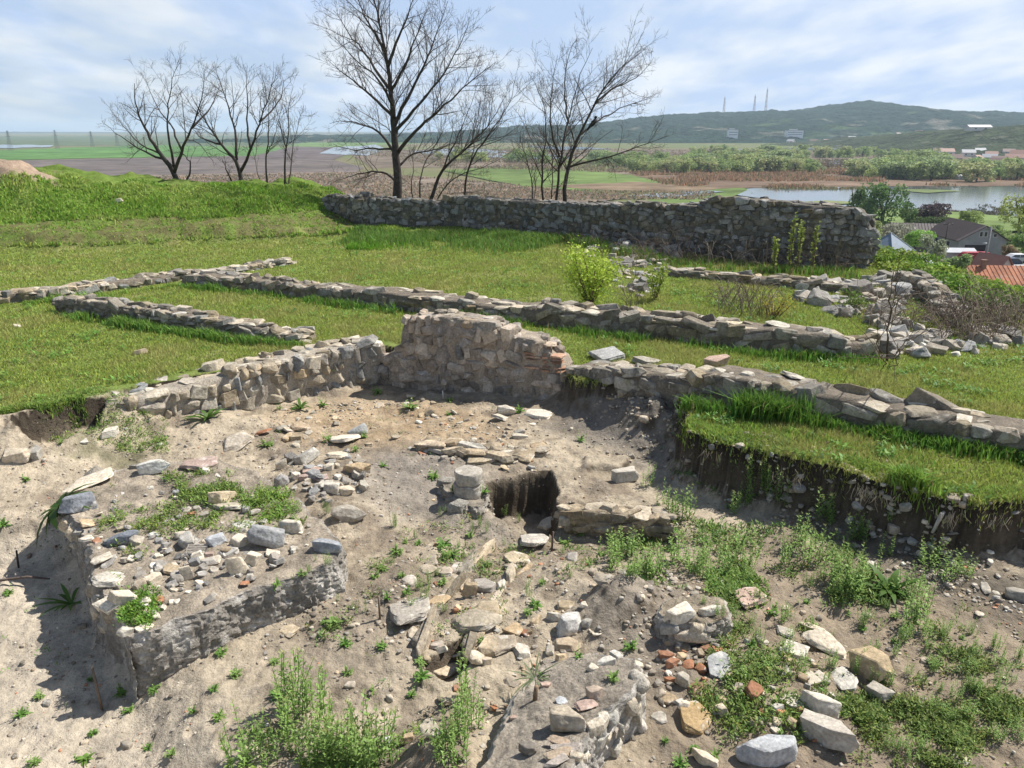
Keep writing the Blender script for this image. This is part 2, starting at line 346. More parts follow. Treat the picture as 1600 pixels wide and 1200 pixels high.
def ground_sheet():
    r = np.concatenate([np.exp(np.arange(math.log(1.6), math.log(46), .0044)), np.exp(np.arange(math.log(46.1), math.log(14500), .025))])
    d = R(.15); fine = np.arange(-R(42), R(42), d)
    th = np.concatenate([np.linspace(-math.pi, -R(42), 70)[:-1], fine, np.linspace(R(42), math.pi, 70)])
    nr, nt_ = len(r), len(th)
    X = r[:, None] * np.sin(th)[None]; Y = r[:, None] * np.cos(th)[None]
    near = r < 420; Z = np.full(X.shape, PLAIN)
    Z[near] = ground(X[near], Y[near])
    k = sst(300, 420, r)[:, None]; Z = Z * (1 - k) + PLAIN * k
    global SHEET; SHEET = (r, th, Z)
    # colour of the soil, with the trench shadow band painted in
    C = np.zeros((nr, nt_, 3)); q = r < 47; x, y = X[q], Y[q]; z = Z[q]
    def lerp(c, m, col): return c * (1 - m[..., None]) + np.array(col) * m[..., None]
    nA = fb2(x, y, .9, 4, 51); nB = fb2(x, y, 4, 4, 53); nC = fb2(x, y, 15, 3, 55)
    c = np.zeros(x.shape + (3,)) + np.array((.45, .38, .28))
    c = lerp(c, sst(-.05, .4, nA + .5 * nB) * .9, (.27, .22, .16))
    c = lerp(c, sst(.05, .5, nB + .45 * nC) * .7, (.205, .168, .128))
    c = lerp(c, sst(.3, .6, nC - .3 * nA) * .3, (.52, .46, .37))
    def reg(k, w=.35): return sst(w, -w, sdp(x, y, PX[k]) + .35 * nB)
    c = lerp(c, reg('ochre') * (.55 + .3 * nB), (.42, .30, .175))
    c = lerp(c, reg('grey1') * .75, (.25, .225, .195)); c = lerp(c, reg('grey2') * .8, (.20, .18, .155))
    c = lerp(c, reg('brown') * .75, (.27, .215, .155)); c = lerp(c, reg('brown2') * .6, (.24, .20, .155)); c = lerp(c, reg('mound') * .8, (.255, .22, .18))
    c = lerp(c, reg('dark') * .85, (.10, .09, .075))  # dark soil at the trench foot, deepened with its shadow painted in
    c = lerp(c, sst(.4, -.4, sdp(x, y, LEFTLOW) - .15 + .3 * nB) * .7, (.53, .465, .37)); c = lerp(c, sst(.2, .55, nC + .5 * nA) * .35, (.25, .215, .17))
    lm = lawn_mask(x, y)
    g = np.zeros_like(c) + np.array((.17, .225, .055))
    g = lerp(g, sst(-.1, .5, nA) * .75, (.28, .265, .11)); g = lerp(g, sst(.1, .55, nB) * .5, (.09, .10, .035)); g = lerp(g, sst(.3, .7, nC) * .35, (.26, .22, .12))
    hb = bank(x, y); g = lerp(g, sst(.15, .5, hb) * .8, (.12, .19, .035))
    g = lerp(g, sst(.42, .2, np.abs(hb - .42)) * sst(-.2, .3, nB + .2) * (x < -5.0) * .85, (.145, .13, .06))
    bm = sst(1.5, .8, np.hypot((x + 17.8) * .6, y - 27.9) + .6 * nB); g = lerp(g, bm, (.36, .27, .20))
    c = lerp(c, lm, g)
    gm = sst(.1, -.1, sdp(x, y, PX['green']) + .25 * nB); c = lerp(c, gm * .3 * sst(-.2, .4, nB), (.14, .17, .06))
    # bare cut faces
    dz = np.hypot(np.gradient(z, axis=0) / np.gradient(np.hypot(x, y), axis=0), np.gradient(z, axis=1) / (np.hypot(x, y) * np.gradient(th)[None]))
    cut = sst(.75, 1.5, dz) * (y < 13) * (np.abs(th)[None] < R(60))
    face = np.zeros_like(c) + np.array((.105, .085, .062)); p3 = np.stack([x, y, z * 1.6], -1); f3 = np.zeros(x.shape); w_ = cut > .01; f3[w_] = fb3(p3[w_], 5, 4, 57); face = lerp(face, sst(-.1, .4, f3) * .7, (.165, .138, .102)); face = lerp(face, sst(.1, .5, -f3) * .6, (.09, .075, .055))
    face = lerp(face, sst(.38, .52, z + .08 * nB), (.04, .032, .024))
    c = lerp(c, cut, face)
    e = sdp(x, y, EDGE); c = lerp(c, sst(0, 2, e), (.09, .12, .035))
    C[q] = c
    far = ~q; nF = fb2(X[far], Y[far], .004, 5, 59); nG = fb2(X[far], Y[far], .02, 4, 61)
    cf = np.zeros(nF.shape + (3,)) + np.array((.17, .15, .085)); cf = lerp(cf, sst(-.2, .4, nF), (.13, .155, .06)); cf = lerp(cf, sst(.1, .5, nG) * .6, (.21, .16, .11))
    C[far] = cf
    i = np.arange(nr - 1)[:, None] * nt_; j = np.arange(nt_ - 1)[None]
    Fq = np.stack([i + j, i + j + 1, i + nt_ + j + 1, i + nt_ + j], -1).reshape(-1, 4)
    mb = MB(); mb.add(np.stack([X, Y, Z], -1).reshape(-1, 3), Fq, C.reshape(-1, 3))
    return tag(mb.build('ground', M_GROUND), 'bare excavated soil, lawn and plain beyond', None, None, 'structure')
#@@GROUND
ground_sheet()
def ground(x, y):                          # the same land, read back from the sheet
    x = np.asarray(x, float); y = np.asarray(y, float); r, th, Z = SHEET
    a = np.clip(np.interp(np.hypot(x, y), r, np.arange(len(r))), 0, len(r) - 1.001); b = np.clip(np.interp(np.arctan2(x, y), th, np.arange(len(th))), 0, len(th) - 1.001)
    i = a.astype(int); j = b.astype(int); f = a - i; g = b - j
    return (Z[i, j] * (1 - f) + Z[i + 1, j] * f) * (1 - g) + (Z[i, j + 1] * (1 - f) + Z[i + 1, j + 1] * f) * g
#@@STONES
# ------------------------------------------------------------------ stones
def ico(sub):
    b = bmesh.new(); bmesh.ops.create_icosphere(b, subdivisions=sub, radius=1)
    V = np.array([v.co[:] for v in b.verts]); Fc = np.array([[v.index for v in f.verts] for f in b.faces]); b.free()
    return V / np.linalg.norm(V, axis=1)[:, None], Fc
ICO = {k: ico(k) for k in (2, 3, 4, 5)}
def rock_shape(seed, kind='b', detail=0):
    """an angular stone in a unit box: the hull of an irregular plan polygon at two heights, edges chipped, faces roughened"""
    g = np.random.default_rng(seed); b = bmesh.new(); pts = []
    if kind == 'o':
        D = g.normal(0, 1, (26, 3)); D /= np.linalg.norm(D, axis=1)[:, None]; D = np.sign(D) * np.abs(D) ** .75
        pts = D * g.uniform(.82, 1.05, (26, 1))
    else:
        n = g.integers(4, 7) if kind != 'b' else g.integers(4, 6); th = (np.arange(n) + g.uniform(-.28, .28, n)) * 2 * math.pi / n + g.uniform(0, 6.3)
        rr = g.uniform(.78, 1.1, n); tilt = g.normal(0, .10 if kind in 'sf' else .2, 2)
        for z0, sc in ((-1, g.uniform(.8, 1.05)), (1, g.uniform(.72, .98))):
            for t_, r_ in zip(th, rr):
                k = 1 / max(abs(math.cos(t_)), abs(math.sin(t_))) ** .6
                x, y = r_ * sc * k * math.cos(t_) + g.normal(0, .05), r_ * sc * k * math.sin(t_) + g.normal(0, .05)
                pts.append((x, y, z0 * g.uniform(.82, 1.0) + (x * tilt[0] + y * tilt[1]) * (z0 > 0)))
        for _ in range(3):
            t_ = g.uniform(0, 6.3); pts.append((math.cos(t_) * 1.02, math.sin(t_) * 1.02, g.uniform(-.6, .5)))
    vs = [b.verts.new(p) for p in pts]; h = bmesh.ops.convex_hull(b, input=vs)
    junk = [e for e in h['geom_interior'] + h['geom_unused'] if isinstance(e, bmesh.types.BMVert) and e.is_valid]
    if junk: bmesh.ops.delete(b, geom=list(set(junk)), context='VERTS')
    bmesh.ops.dissolve_limit(b, angle_limit=R(7), verts=b.verts, edges=b.edges)
    bmesh.ops.bevel(b, geom=list(b.edges), offset=.16 if kind == 'o' else .07, segments=1, affect='EDGES', clamp_overlap=True)
    bmesh.ops.triangulate(b, faces=b.faces)
    for _ in range(detail):
        ln = [e for e in b.edges if e.calc_length() > (.42, .26, .17)[_]]
        if ln: bmesh.ops.subdivide_edges(b, edges=ln, cuts=1)
        bmesh.ops.triangulate(b, faces=b.faces)
    bmesh.ops.recalc_face_normals(b, faces=b.faces); b.normal_update()
    V = np.array([v.co[:] for v in b.verts]); Nn = np.array([v.normal[:] for v in b.verts]); Fc = np.array([[v.index for v in f.verts] for f in b.faces]); b.free()
    if detail: V = V + Nn * (.06 * fb3(V, 1.7, 2, seed % 97) + .045 * fb3(V, 5, 3, seed % 89 + 3))[:, None]
    V = V - (V.max(0) + V.min(0)) / 2; V = V / np.abs(V).max(0)
    return V, Fc
LIB = [rock_shape(100 + k, 'bsbsbob'[k % 7], 1) for k in range(42)]
LIBS = [rock_shape(300 + k, 'bs'[k % 2], 0) for k in range(16)]
C_W, C_G, C_T, C_B, C_R, C_P, C_D = (.63, .565, .455), (.40, .37, .315), (.47, .365, .235), (.25, .26, .275), (.40, .20, .115), (.44, .33, .275), (.20, .18, .155)
def vary(c, s, a=.12):
    g = np.random.default_rng(s); return np.clip(np.array(c) * (1 + g.normal(0, a)) * (1 + g.normal(0, .12) * np.array((.25, 0, -.35))), .01, .8)
def rotm(rz, rx=0, ry=0): return np.array(Matrix.Rotation(rz, 3, 'Z') @ Matrix.Rotation(rx, 3, 'X') @ Matrix.Rotation(ry, 3, 'Y'))
def put_rock(mb, c, d, rz=0, rx=0, ry=0, col=C_G, k=None, small=False):
    V, Fc = (LIBS if small else LIB)[RNG.integers(16 if small else 42) if k is None else k]
    mb.add((V * (np.asarray(d) / 2)) @ rotm(rz, rx, ry).T + np.asarray(c), Fc, col)

# ------------------------------------------------------------------ rubble walls
WALL_FOOT = []
def resample(path, step):
    p = np.asarray(path, float); s = np.concatenate([[0], np.cumsum(np.linalg.norm(np.diff(p[:, :2], axis=0), axis=1))])
    n = max(2, int(s[-1] / step) + 1); q = np.linspace(0, s[-1], n)
    return q, np.stack([np.interp(q, s, p[:, i]) for i in range(p.shape[1])], 1), s
def wall(name, label, cat, path, thick, stone=(.22, .14), cols=None, seed=0, depth=.25, back=True, mortar=(.21, .18, .142), top_flat=.5, rag=.05, group=None, brick=None, mat_=None, proud=.022, topcol=None, bury=.15, top=True):
    """path: (x, y, z_foot, z_top) along the FRONT foot; the wall's body lies behind it"""
    g = np.random.default_rng(seed); cols = cols or [C_G, C_D, C_G, C_W]; topcol = topcol or cols
    q, p, s0 = resample(path, .06); Ln = q[-1]
    t = np.gradient(p[:, :2], axis=0); t /= np.linalg.norm(t, axis=1)[:, None]; nrm = np.stack([t[:, 1], -t[:, 0]], 1)
    if np.mean(np.sum(nrm * p[:, :2], 1)) > 0: nrm = -nrm            # front = the side that faces the viewer
    ang = np.arctan2(t[:, 1], t[:, 0])
    rg = rag * fb2(q, q * 0, 2.2, 4, seed)
    zt = p[:, 3] + rg
    root = empty(name, (*p[len(p) // 2, :2], p[len(p) // 2, 2]), label, cat, group); O = np.array(root.location)
    WALL_FOOT.append((p[:, :2] - nrm * thick / 2, thick / 2 + .02))
    # mortar core
    K = 9; prof = [(.035, 0), (.03, .35), (.035, .7), (.05, 1), (.3, 1), (.7, 1), (.97, 1), (1., .6), (1., 0)]
    V = np.zeros((len(q), K, 3))
    for k, (u, w) in enumerate(prof):
        V[:, k, :2] = p[:, :2] - nrm * (u * thick + .02 + .015 * vn2(q * 9, q * 0 + k * 5, seed + k))[:, None]
        V[:, k, 2] = p[:, 2] - bury + (zt - .018 - p[:, 2] + bury) * w
    V += .012 * vn3(V * 14, seed)[..., None]
    i = np.arange(len(q) - 1)[:, None] * K; j = np.arange(K - 1)[None]
    Fq = np.stack([i + j, i + K + j, i + K + j + 1, i + j + 1], -1).reshape(-1, 4)
    mb = MB(); e0 = np.arange(K)[None]; mb.add(V.reshape(-1, 3) - O, [Fq, e0, e0[:, ::-1] + (len(q) - 1) * K], mortar)
    mb.build('mortar_core', M_MORTAR, root)
    at = lambda s, a: np.interp(s, q, a)
    def frame(s):
        return np.array([at(s, p[:, 0]), at(s, p[:, 1])]), np.array([at(s, nrm[:, 0]), at(s, nrm[:, 1])]), float(at(s, ang))
    mb = MB(); bk = MB()
    for side in ((0, 1) if back else (0,)):
        hmax = float((zt - p[:, 2]).max()); z = -.04; row = 0
        while z < hmax:
            h = stone[1] * g.uniform(.7, 1.35); s = g.uniform(-.15, 0)
            while s < Ln:
                w = stone[0] * g.choice([.55, .8, 1, 1.25, 1.6]) * g.uniform(.85, 1.15); sc = min(max(s + w / 2, 0), Ln)
                c, n, a = frame(sc); zf = float(at(sc, p[:, 2])); ht = float(at(sc, zt)) - zf
                hh = h * g.uniform(.72, 1.3)
                if z + hh * .5 < ht:
                    isb = brick is not None and brick(sc / Ln, (z + hh / 2) / hmax) and side == 0
                    pos = c - n * (depth / 2 - proud * g.uniform(.0, 1.6)) if side == 0 else c - n * (thick - depth / 2)
                    zc = zf + z + h / 2 + g.normal(0, .10) * h
                    if isb:
                        for b in range(max(1, int(hh / .045))):
                            put_rock(bk, np.array([*pos, zc - hh / 2 + .03 + b * .05]) - O, (w * 1.02, depth, .036), a + g.normal(0, .03), g.normal(0, .05), 0, vary((.40, .245, .16), int(g.integers(1e6)), .2), small=True)
                    else:
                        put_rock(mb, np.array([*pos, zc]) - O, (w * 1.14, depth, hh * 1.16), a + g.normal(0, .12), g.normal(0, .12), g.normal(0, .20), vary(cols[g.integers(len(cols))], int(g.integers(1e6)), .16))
                s += w * 1.0
            z += h; row += 1
    if bk.n: bk.build('brick_courses', M_STONE, root, False)
    # the broken top: flat slabs and lumps bedded across the thickness
    s = 0 if top else Ln + 1
    while s < Ln:
        w = stone[0] * g.uniform(.6, 1.6); u = g.uniform(0, .06)
        while u < thick:
            d = stone[0] * g.uniform(.5, 1.35); sc = min(s + w / 2, Ln); c, n, a = frame(sc)
            if g.random() < .74:
                fl = g.random() < top_flat; hh = g.uniform(.04, .06) if fl or g.random() < .6 else g.uniform(.07, .14)
                pos = c - n * min(u + d / 2, thick - .03)
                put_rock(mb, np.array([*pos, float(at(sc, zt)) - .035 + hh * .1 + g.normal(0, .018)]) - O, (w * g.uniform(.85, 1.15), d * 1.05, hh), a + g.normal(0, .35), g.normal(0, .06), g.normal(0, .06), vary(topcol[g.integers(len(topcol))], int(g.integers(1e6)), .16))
            u += d
        s += w * .9
    mb.build('masonry', mat_ or M_WALLST, root, False)
    return root
def wpath(pts):                            # (px, py of the foot, foot z or None, py of the top edge) -> x, y, foot, top
    out = []
    for px, py, zf, pt in pts:
        if zf is None: b = G(px, py, False)
        else: b = P(px, py, zf)
        d = ray(px, pt); hd = math.hypot(b[0], b[1]); zt = CAMZ + hd * d[2] / math.hypot(d[0], d[1])
        out.append((b[0], b[1], b[2], zt))
    return out
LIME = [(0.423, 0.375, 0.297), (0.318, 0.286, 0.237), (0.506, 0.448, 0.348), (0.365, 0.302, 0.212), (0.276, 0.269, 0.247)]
SHADEST = [(0.306, 0.274, 0.222), (0.235, 0.213, 0.176), (0.365, 0.325, 0.262), (0.282, 0.241, 0.171)]  # face stones toned darker, the shade of the wall fronts put into the colour
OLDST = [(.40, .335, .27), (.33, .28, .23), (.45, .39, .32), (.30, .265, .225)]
SUNTOP = [(0.485, 0.429, 0.337), (0.416, 0.369, 0.297), (0.543, 0.484, 0.381), (0.381, 0.33, 0.248)]  # top stones toned lighter, sunlight put into the colour
wall('rubble_wall', 'rough pale rubble wall holding back the left lawn above the sandy pit', 'wall',
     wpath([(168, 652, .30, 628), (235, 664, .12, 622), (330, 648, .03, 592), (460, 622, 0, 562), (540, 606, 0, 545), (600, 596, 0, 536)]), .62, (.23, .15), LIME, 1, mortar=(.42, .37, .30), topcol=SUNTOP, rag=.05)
wall('ruined_wall', 'tallest broken wall stub with orange brick layers at its ragged right end', 'wall',
     wpath([(600, 600, 0, 556), (626, 603, 0, 545), (633, 604, 0, 498), (700, 610, 0, 495), (765, 617, 0, 504), (778, 618, 0, 514), (800, 620, 0, 524), (830, 623, 0, 530), (852, 626, 0, 545), (864, 627, 0, 560), (872, 629, 0, 580), (888, 631, 0, 598)]), .5, (.21, .13), OLDST, 2,
     mortar=(.37, .315, .25), brick=lambda u, v: u > .77 + .12 * abs(v - .5) and .34 < v < .66, topcol=[(.40, .35, .28), (.36, .33, .29), (.46, .38, .30)], rag=.02, proud=.02)
wall('low_wall', 'long low stone wall running right from the brick stub above the grassy terrace', 'wall',
     wpath([(880, 618, .1, 576), (925, 624, .22, 578), (980, 628, .36, 584), (1050, 634, .44, 588), (1100, 641, .5, 587), (1200, 656, .53, 604), (1300, 672, .55, 622), (1400, 690, .56, 644), (1500, 708, .57, 660), (1640, 728, .58, 688), (1860, 766, .58, 724)]), .62, (.30, .15), SHADEST, 3, topcol=SUNTOP, rag=.05, top_flat=.7)
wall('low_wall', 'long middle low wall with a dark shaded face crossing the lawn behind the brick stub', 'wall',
     wpath([(286, 449, .52, 429), (390, 456, .52, 439), (430, 463, .52, 444), (540, 478, .5, 453), (640, 492, .48, 462), (760, 506, .48, 478), (870, 517, .48, 484), (1000, 532, .48, 498), (1100, 546, .48, 510), (1200, 562, .48, 518), (1290, 572, .48, 530), (1372, 570, .50, 546)]), .66, (.32, .16), SHADEST, 4, topcol=SUNTOP, top_flat=.7, rag=.045)
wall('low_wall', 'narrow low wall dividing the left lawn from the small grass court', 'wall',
     wpath([(86, 490, .52, 466), (150, 500, .52, 472), (220, 512, .52, 482), (330, 528, .52, 500), (400, 536, .52, 512), (462, 540, .52, 525)]), .42, (.28, .10), SHADEST, 5, topcol=SUNTOP, top_flat=.85, rag=.03)
wall('low_wall', 'lowest knee high stone line along the foot of the green bank', 'wall',
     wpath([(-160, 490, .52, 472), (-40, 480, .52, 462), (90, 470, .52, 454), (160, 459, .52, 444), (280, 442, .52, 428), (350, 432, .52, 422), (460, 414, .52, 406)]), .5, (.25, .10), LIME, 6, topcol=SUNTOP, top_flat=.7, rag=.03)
wall('enclosure_wall', 'long dark grey enclosure wall behind the lawn with a higher squared right end', 'wall',
     [(*b[:2], b[2], t) for b, t in [((*P(px, py, z)[:2], z), CAMZ + math.hypot(*P(px, py, z)[:2]) * ray(px, pt)[2] / math.hypot(*ray(px, pt)[:2])) for px, py, z, pt in
      [(505, 338, .95, 306), (560, 346, .9, 308), (688, 350, .82, 315), (692, 350, .82, 307), (760, 357, .78, 311), (870, 370, .66, 318), (960, 384, .6, 319), (1082, 402, .55, 322), (1086, 403, .55, 312), (1180, 410, .55, 314), (1260, 416, .55, 320), (1326, 419, .55, 326), (1338, 420, .55, 338), (1350, 421, .55, 360)]]], .8, (.27, .16),
     [(.23, .22, .20), (.175, .168, .15), (.29, .275, .25), (.20, .175, .135), (.26, .255, .24)], 7, mortar=(.155, .142, .12), rag=.05, top_flat=.3)
wall('low_wall', 'low flagstone wall line in front of the tall right end of the dark enclosure wall', 'wall',
     wpath([(1046, 436, .5, 422), (1150, 447, .5, 433), (1240, 456, .5, 440), (1320, 462, .5, 449)]), .6, (.30, .09), SHADEST, 8, topcol=SUNTOP, top_flat=.8, rag=.03)
wall('collapsed_wall', 'crumbling dark wall ridge at the plateau edge above the green slope', 'wall',
     wpath([(1392, 446, .5, 424), (1418, 458, .48, 432), (1440, 478, .45, 452), (1462, 505, .42, 484)]), .5, (.28, .13), SHADEST, 9, topcol=[(.30, .28, .25), (.40, .37, .32)], rag=.09, top_flat=.4)
wall('low_wall', 'short tan masonry ledge right of the square pit', 'wall',
     wpath([(882, 826, -.12, 797), (955, 832, -.12, 802), (1036, 838, -.12, 812)]), .16, (.24, .07), [(.42, .34, .24), (.36, .29, .20), (.46, .39, .29)], 13, depth=.12, mortar=(.33, .27, .19), rag=.02, top_flat=.9, bury=.1)
wall('slab_kerb', 'kerb of tan slabs set on edge running diagonally past the propped slab', 'kerb',
     wpath([(664, 1012, .0, 1000), (700, 945, .0, 934), (730, 900, .0, 890), (760, 868, .0, 858)]), .10, (.42, .09), [(.44, .36, .25), (.40, .32, .22), (.48, .41, .31)], 10, depth=.08, mortar=(.38, .33, .26), rag=.02, top=False, bury=.1)
wall('slab_kerb', 'second row of sunken tan slabs right of the propped slab', 'kerb',
     wpath([(742, 1016, .0, 1006), (772, 960, .0, 950), (805, 905, .0, 896)]), .10, (.40, .08), [(.44, .37, .27), (.39, .32, .23), (.46, .40, .31)], 11, depth=.08, mortar=(.38, .33, .26), rag=.02, top=False, bury=.1)
wall('slab_kerb', 'broken row of flat tan slabs behind the column stump', 'kerb',
     wpath([(648, 702, .02, 694), (720, 716, .02, 706), (790, 724, .02, 714), (850, 716, .02, 707)]), .30, (.26, .05), [(.46, .38, .27), (.42, .34, .24), (.48, .42, .33)], 12, depth=.18, mortar=(.36, .31, .24), rag=.03, top_flat=1, bury=.1)

# ------------------------------------------------------------------ blocks of earth and masonry left standing by the dig
def bank_block(name, label, cat, poly, ztop, zfoot, mat_, seed, side_col, top_col, rough=.05, batter=.06, stones=(), step=.02, top_noise=.05, streak=0.):
    p = np.asarray(poly, float); cen = p.mean(0); q = np.concatenate([p, p[:1]]); s = np.concatenate([[0], np.cumsum(np.linalg.norm(np.diff(q, axis=0), axis=1))])
    n = int(s[-1] / step); u = np.linspace(0, s[-1], n, endpoint=False); ring = np.stack([np.interp(u, s, q[:, 0]), np.interp(u, s, q[:, 1])], 1)
    ring = ring + (.05 * np.stack([vn2(u * 3, u * 0, seed), vn2(u * 3, u * 0 + 9, seed)], 1))
    dirn = ring - cen; dirn /= np.linalg.norm(dirn, axis=1)[:, None]
    zt = np.array([ztop(a, b) for a, b in ring]); zf = np.array([zfoot(a, b) for a, b in ring])
    ks = 40; kt = 46; V = []; C = []
    for k in range(ks):
        w = k / (ks - 1); z = zf + (zt - zf) * w
        pos = np.stack([ring[:, 0] + dirn[:, 0] * batter * (1 - w), ring[:, 1] + dirn[:, 1] * batter * (1 - w), z], 1)
        dsp = rough * fb3(pos * np.array([1, 1, 1 if not streak else .6]), 5, 4, seed) + rough * .55 * fb3(pos, 22, 4, seed + 3) + rough * .35 * fb3(pos, 55, 2, seed + 4) - rough * .6 * np.abs(fb3(pos * np.array([1, 1, .7]), 9, 3, seed + 15)); rd = .022 * sst(.88, 1, w)
        pos[:, :2] += dirn * (dsp - rd)[:, None]; V.append(pos)
        c = np.array(side_col) * (1 + .35 * fb3(pos * np.array([1, 1, 2.5]), 4, 4, seed + 5)[:, None]); m = sst(.02, .35, fb3(pos * np.array([1.5, 1.5, .55]), 8, 4, seed + 7))[:, None]
        C.append(c * (1 - m * streak) + np.array((.52, .49, .44)) * m * streak)
    for k in range(1, kt + 1):
        w = 1 - k / kt; xy = cen + (V[ks - 1][:, :2] - cen) * w
        z = np.array([ztop(a, b) for a, b in xy]) + top_noise * (fb2(xy[:, 0], xy[:, 1], 4, 4, seed + 9)) * sst(0, 6, k) + .015 * fb2(xy[:, 0], xy[:, 1], 18, 3, seed + 11)
        V.append(np.stack([xy[:, 0], xy[:, 1], z], 1)); C.append(np.array(top_col) * (1 + .4 * fb2(xy[:, 0], xy[:, 1], 5, 4, seed + 13)[:, None]))
    K = ks + kt; i = np.arange(K - 1)[:, None] * n; j = np.arange(n)[None]; j2 = (j + 1) % n
    Fq = np.stack([i + j, i + j2, i + n + j2, i + n + j], -1).reshape(-1, 4)
    o = np.array([cen[0], cen[1], float(np.mean(zf))]); mb = MB(); mb.add(np.concatenate(V), Fq, np.concatenate(C))
    _pl.append((poly, ztop))
    if stones:
        g = np.random.default_rng(seed + 50); cnt, sz, lo, hi, cols, a0, a1 = stones
        for _ in range(cnt):
            k = int((a0 + (a1 - a0) * g.random()) * n) % n; w = g.uniform(lo, hi); s_ = sz * g.choice([.6, .8, 1, 1.4, 1.8]); a = math.atan2(dirn[k, 1], dirn[k, 0]) + math.pi / 2
            c_ = np.array([*(ring[k] - dirn[k] * s_ * .18), zf[k] + (zt[k] - zf[k]) * w]); put_rock(mb, c_, (s_ * 1.3, s_ * .8, s_ * g.uniform(.45, .8)), a + g.normal(0, .2), g.normal(0, .15), g.normal(0, .2), vary(cols[g.integers(len(cols))], int(g.integers(1e6)), .14))
    ob = tag(mb.build(name, mat_, None, True, o), label, cat); ob.data.set_sharp_from_angle(angle=R(38))
    return ob
def plane_z(pts):                          # least squares plane through (x, y, z)
    A = np.array([[a, b, 1] for a, b, _ in pts]); c, *_ = np.linalg.lstsq(A, np.array([z for *_, z in pts]), rcond=None)
    return lambda x, y: c[0] * np.asarray(x) + c[1] * np.asarray(y) + c[2]
_pf = [(*P(200, 1006, .30)[:2], .31), (*P(100, 784, .38)[:2], .41), (*P(540, 856, .34)[:2], .39), (*P(330, 730, .36)[:2], .36)]
PLATP = [tuple(P(a, b, z)[:2]) for a, b, z in ((196, 1008, .27), (150, 900, .31), (97, 786, .36), (120, 752, .36), (235, 728, .35), (345, 722, .33), (440, 770, .32), (500, 812, .33), (541, 850, .34), (536, 878, .33), (400, 935, .31), (300, 972, .29))]
plat_top = plane_z(_pf)
bank_block('earth_platform', 'raised earth and rubble platform with a grey cut front face and weeds on top', 'platform', PLATP, plat_top,
           lambda x, y: float(ground(np.array([x]), np.array([y]))[0]) - .12, M_MORTAR, 3, (.29, .265, .23), (.34, .29, .225), .055, .05, streak=.85, stones=(70, .13, .5, 1.0, [C_W, C_G, (.45, .41, .35), C_G], .05, .46))
STUBP = [tuple(P(a, b, .42)[:2]) for a, b in ((856, 985), (930, 992), (992, 1010), (1006, 1030), (990, 1060), (950, 1110), (905, 1180), (880, 1240), (700, 1250), (735, 1180), (770, 1110), (815, 1040))]
bank_block('plastered_wall_stub', 'low wall stub with a pale plastered right side and a dirt covered top', 'wall', STUBP, plane_z([(*P(856, 985, .3)[:2], .14), (*P(1000, 1020, .42)[:2], .36), (*P(900, 1180, .42)[:2], .40), (*P(740, 1180, .42)[:2], .30)]),
           lambda x, y: -.15, M_MORTAR, 5, (.46, .43, .38), (.33, .29, .235), .05, .04, streak=.8, stones=(70, .085, .25, 1.0, [C_W, (.48, .44, .38), (.44, .41, .35)], .1, .60))
PIERP = [tuple(P(a, b, .3)[:2]) for a, b in ((1030, 950), (1052, 962), (1100, 968), (1135, 948), (1130, 925), (1080, 918), (1040, 925))]
bank_block('masonry_pier', 'squat mortared masonry stump beside the loose dirt heap', 'pier', PIERP, lambda x, y: .23 + 0 * x, lambda x, y: -.12, M_MORTAR, 7, (.36, .325, .275), (.30, .255, .19), .06, .03, streak=.6, stones=(9, .13, .25, 1.0, [C_W, (.46, .42, .36), C_G], 0, 1))
COLP = [tuple(P(a, b, .08)[:2]) for a, b in ((696, 782), (716, 796), (752, 796), (764, 775), (758, 752), (730, 742), (700, 752))]
bank_block('column_footing', 'earth bedded footing under the round stone column stump', 'footing', COLP, lambda x, y: .10 + 0 * x, lambda x, y: -.25, M_MORTAR, 9, (.30, .27, .225), (.30, .265, .215), .08, .03, streak=.4, stones=(9, .12, .3, .95, [C_G, (.44, .40, .34)], 0, 1))

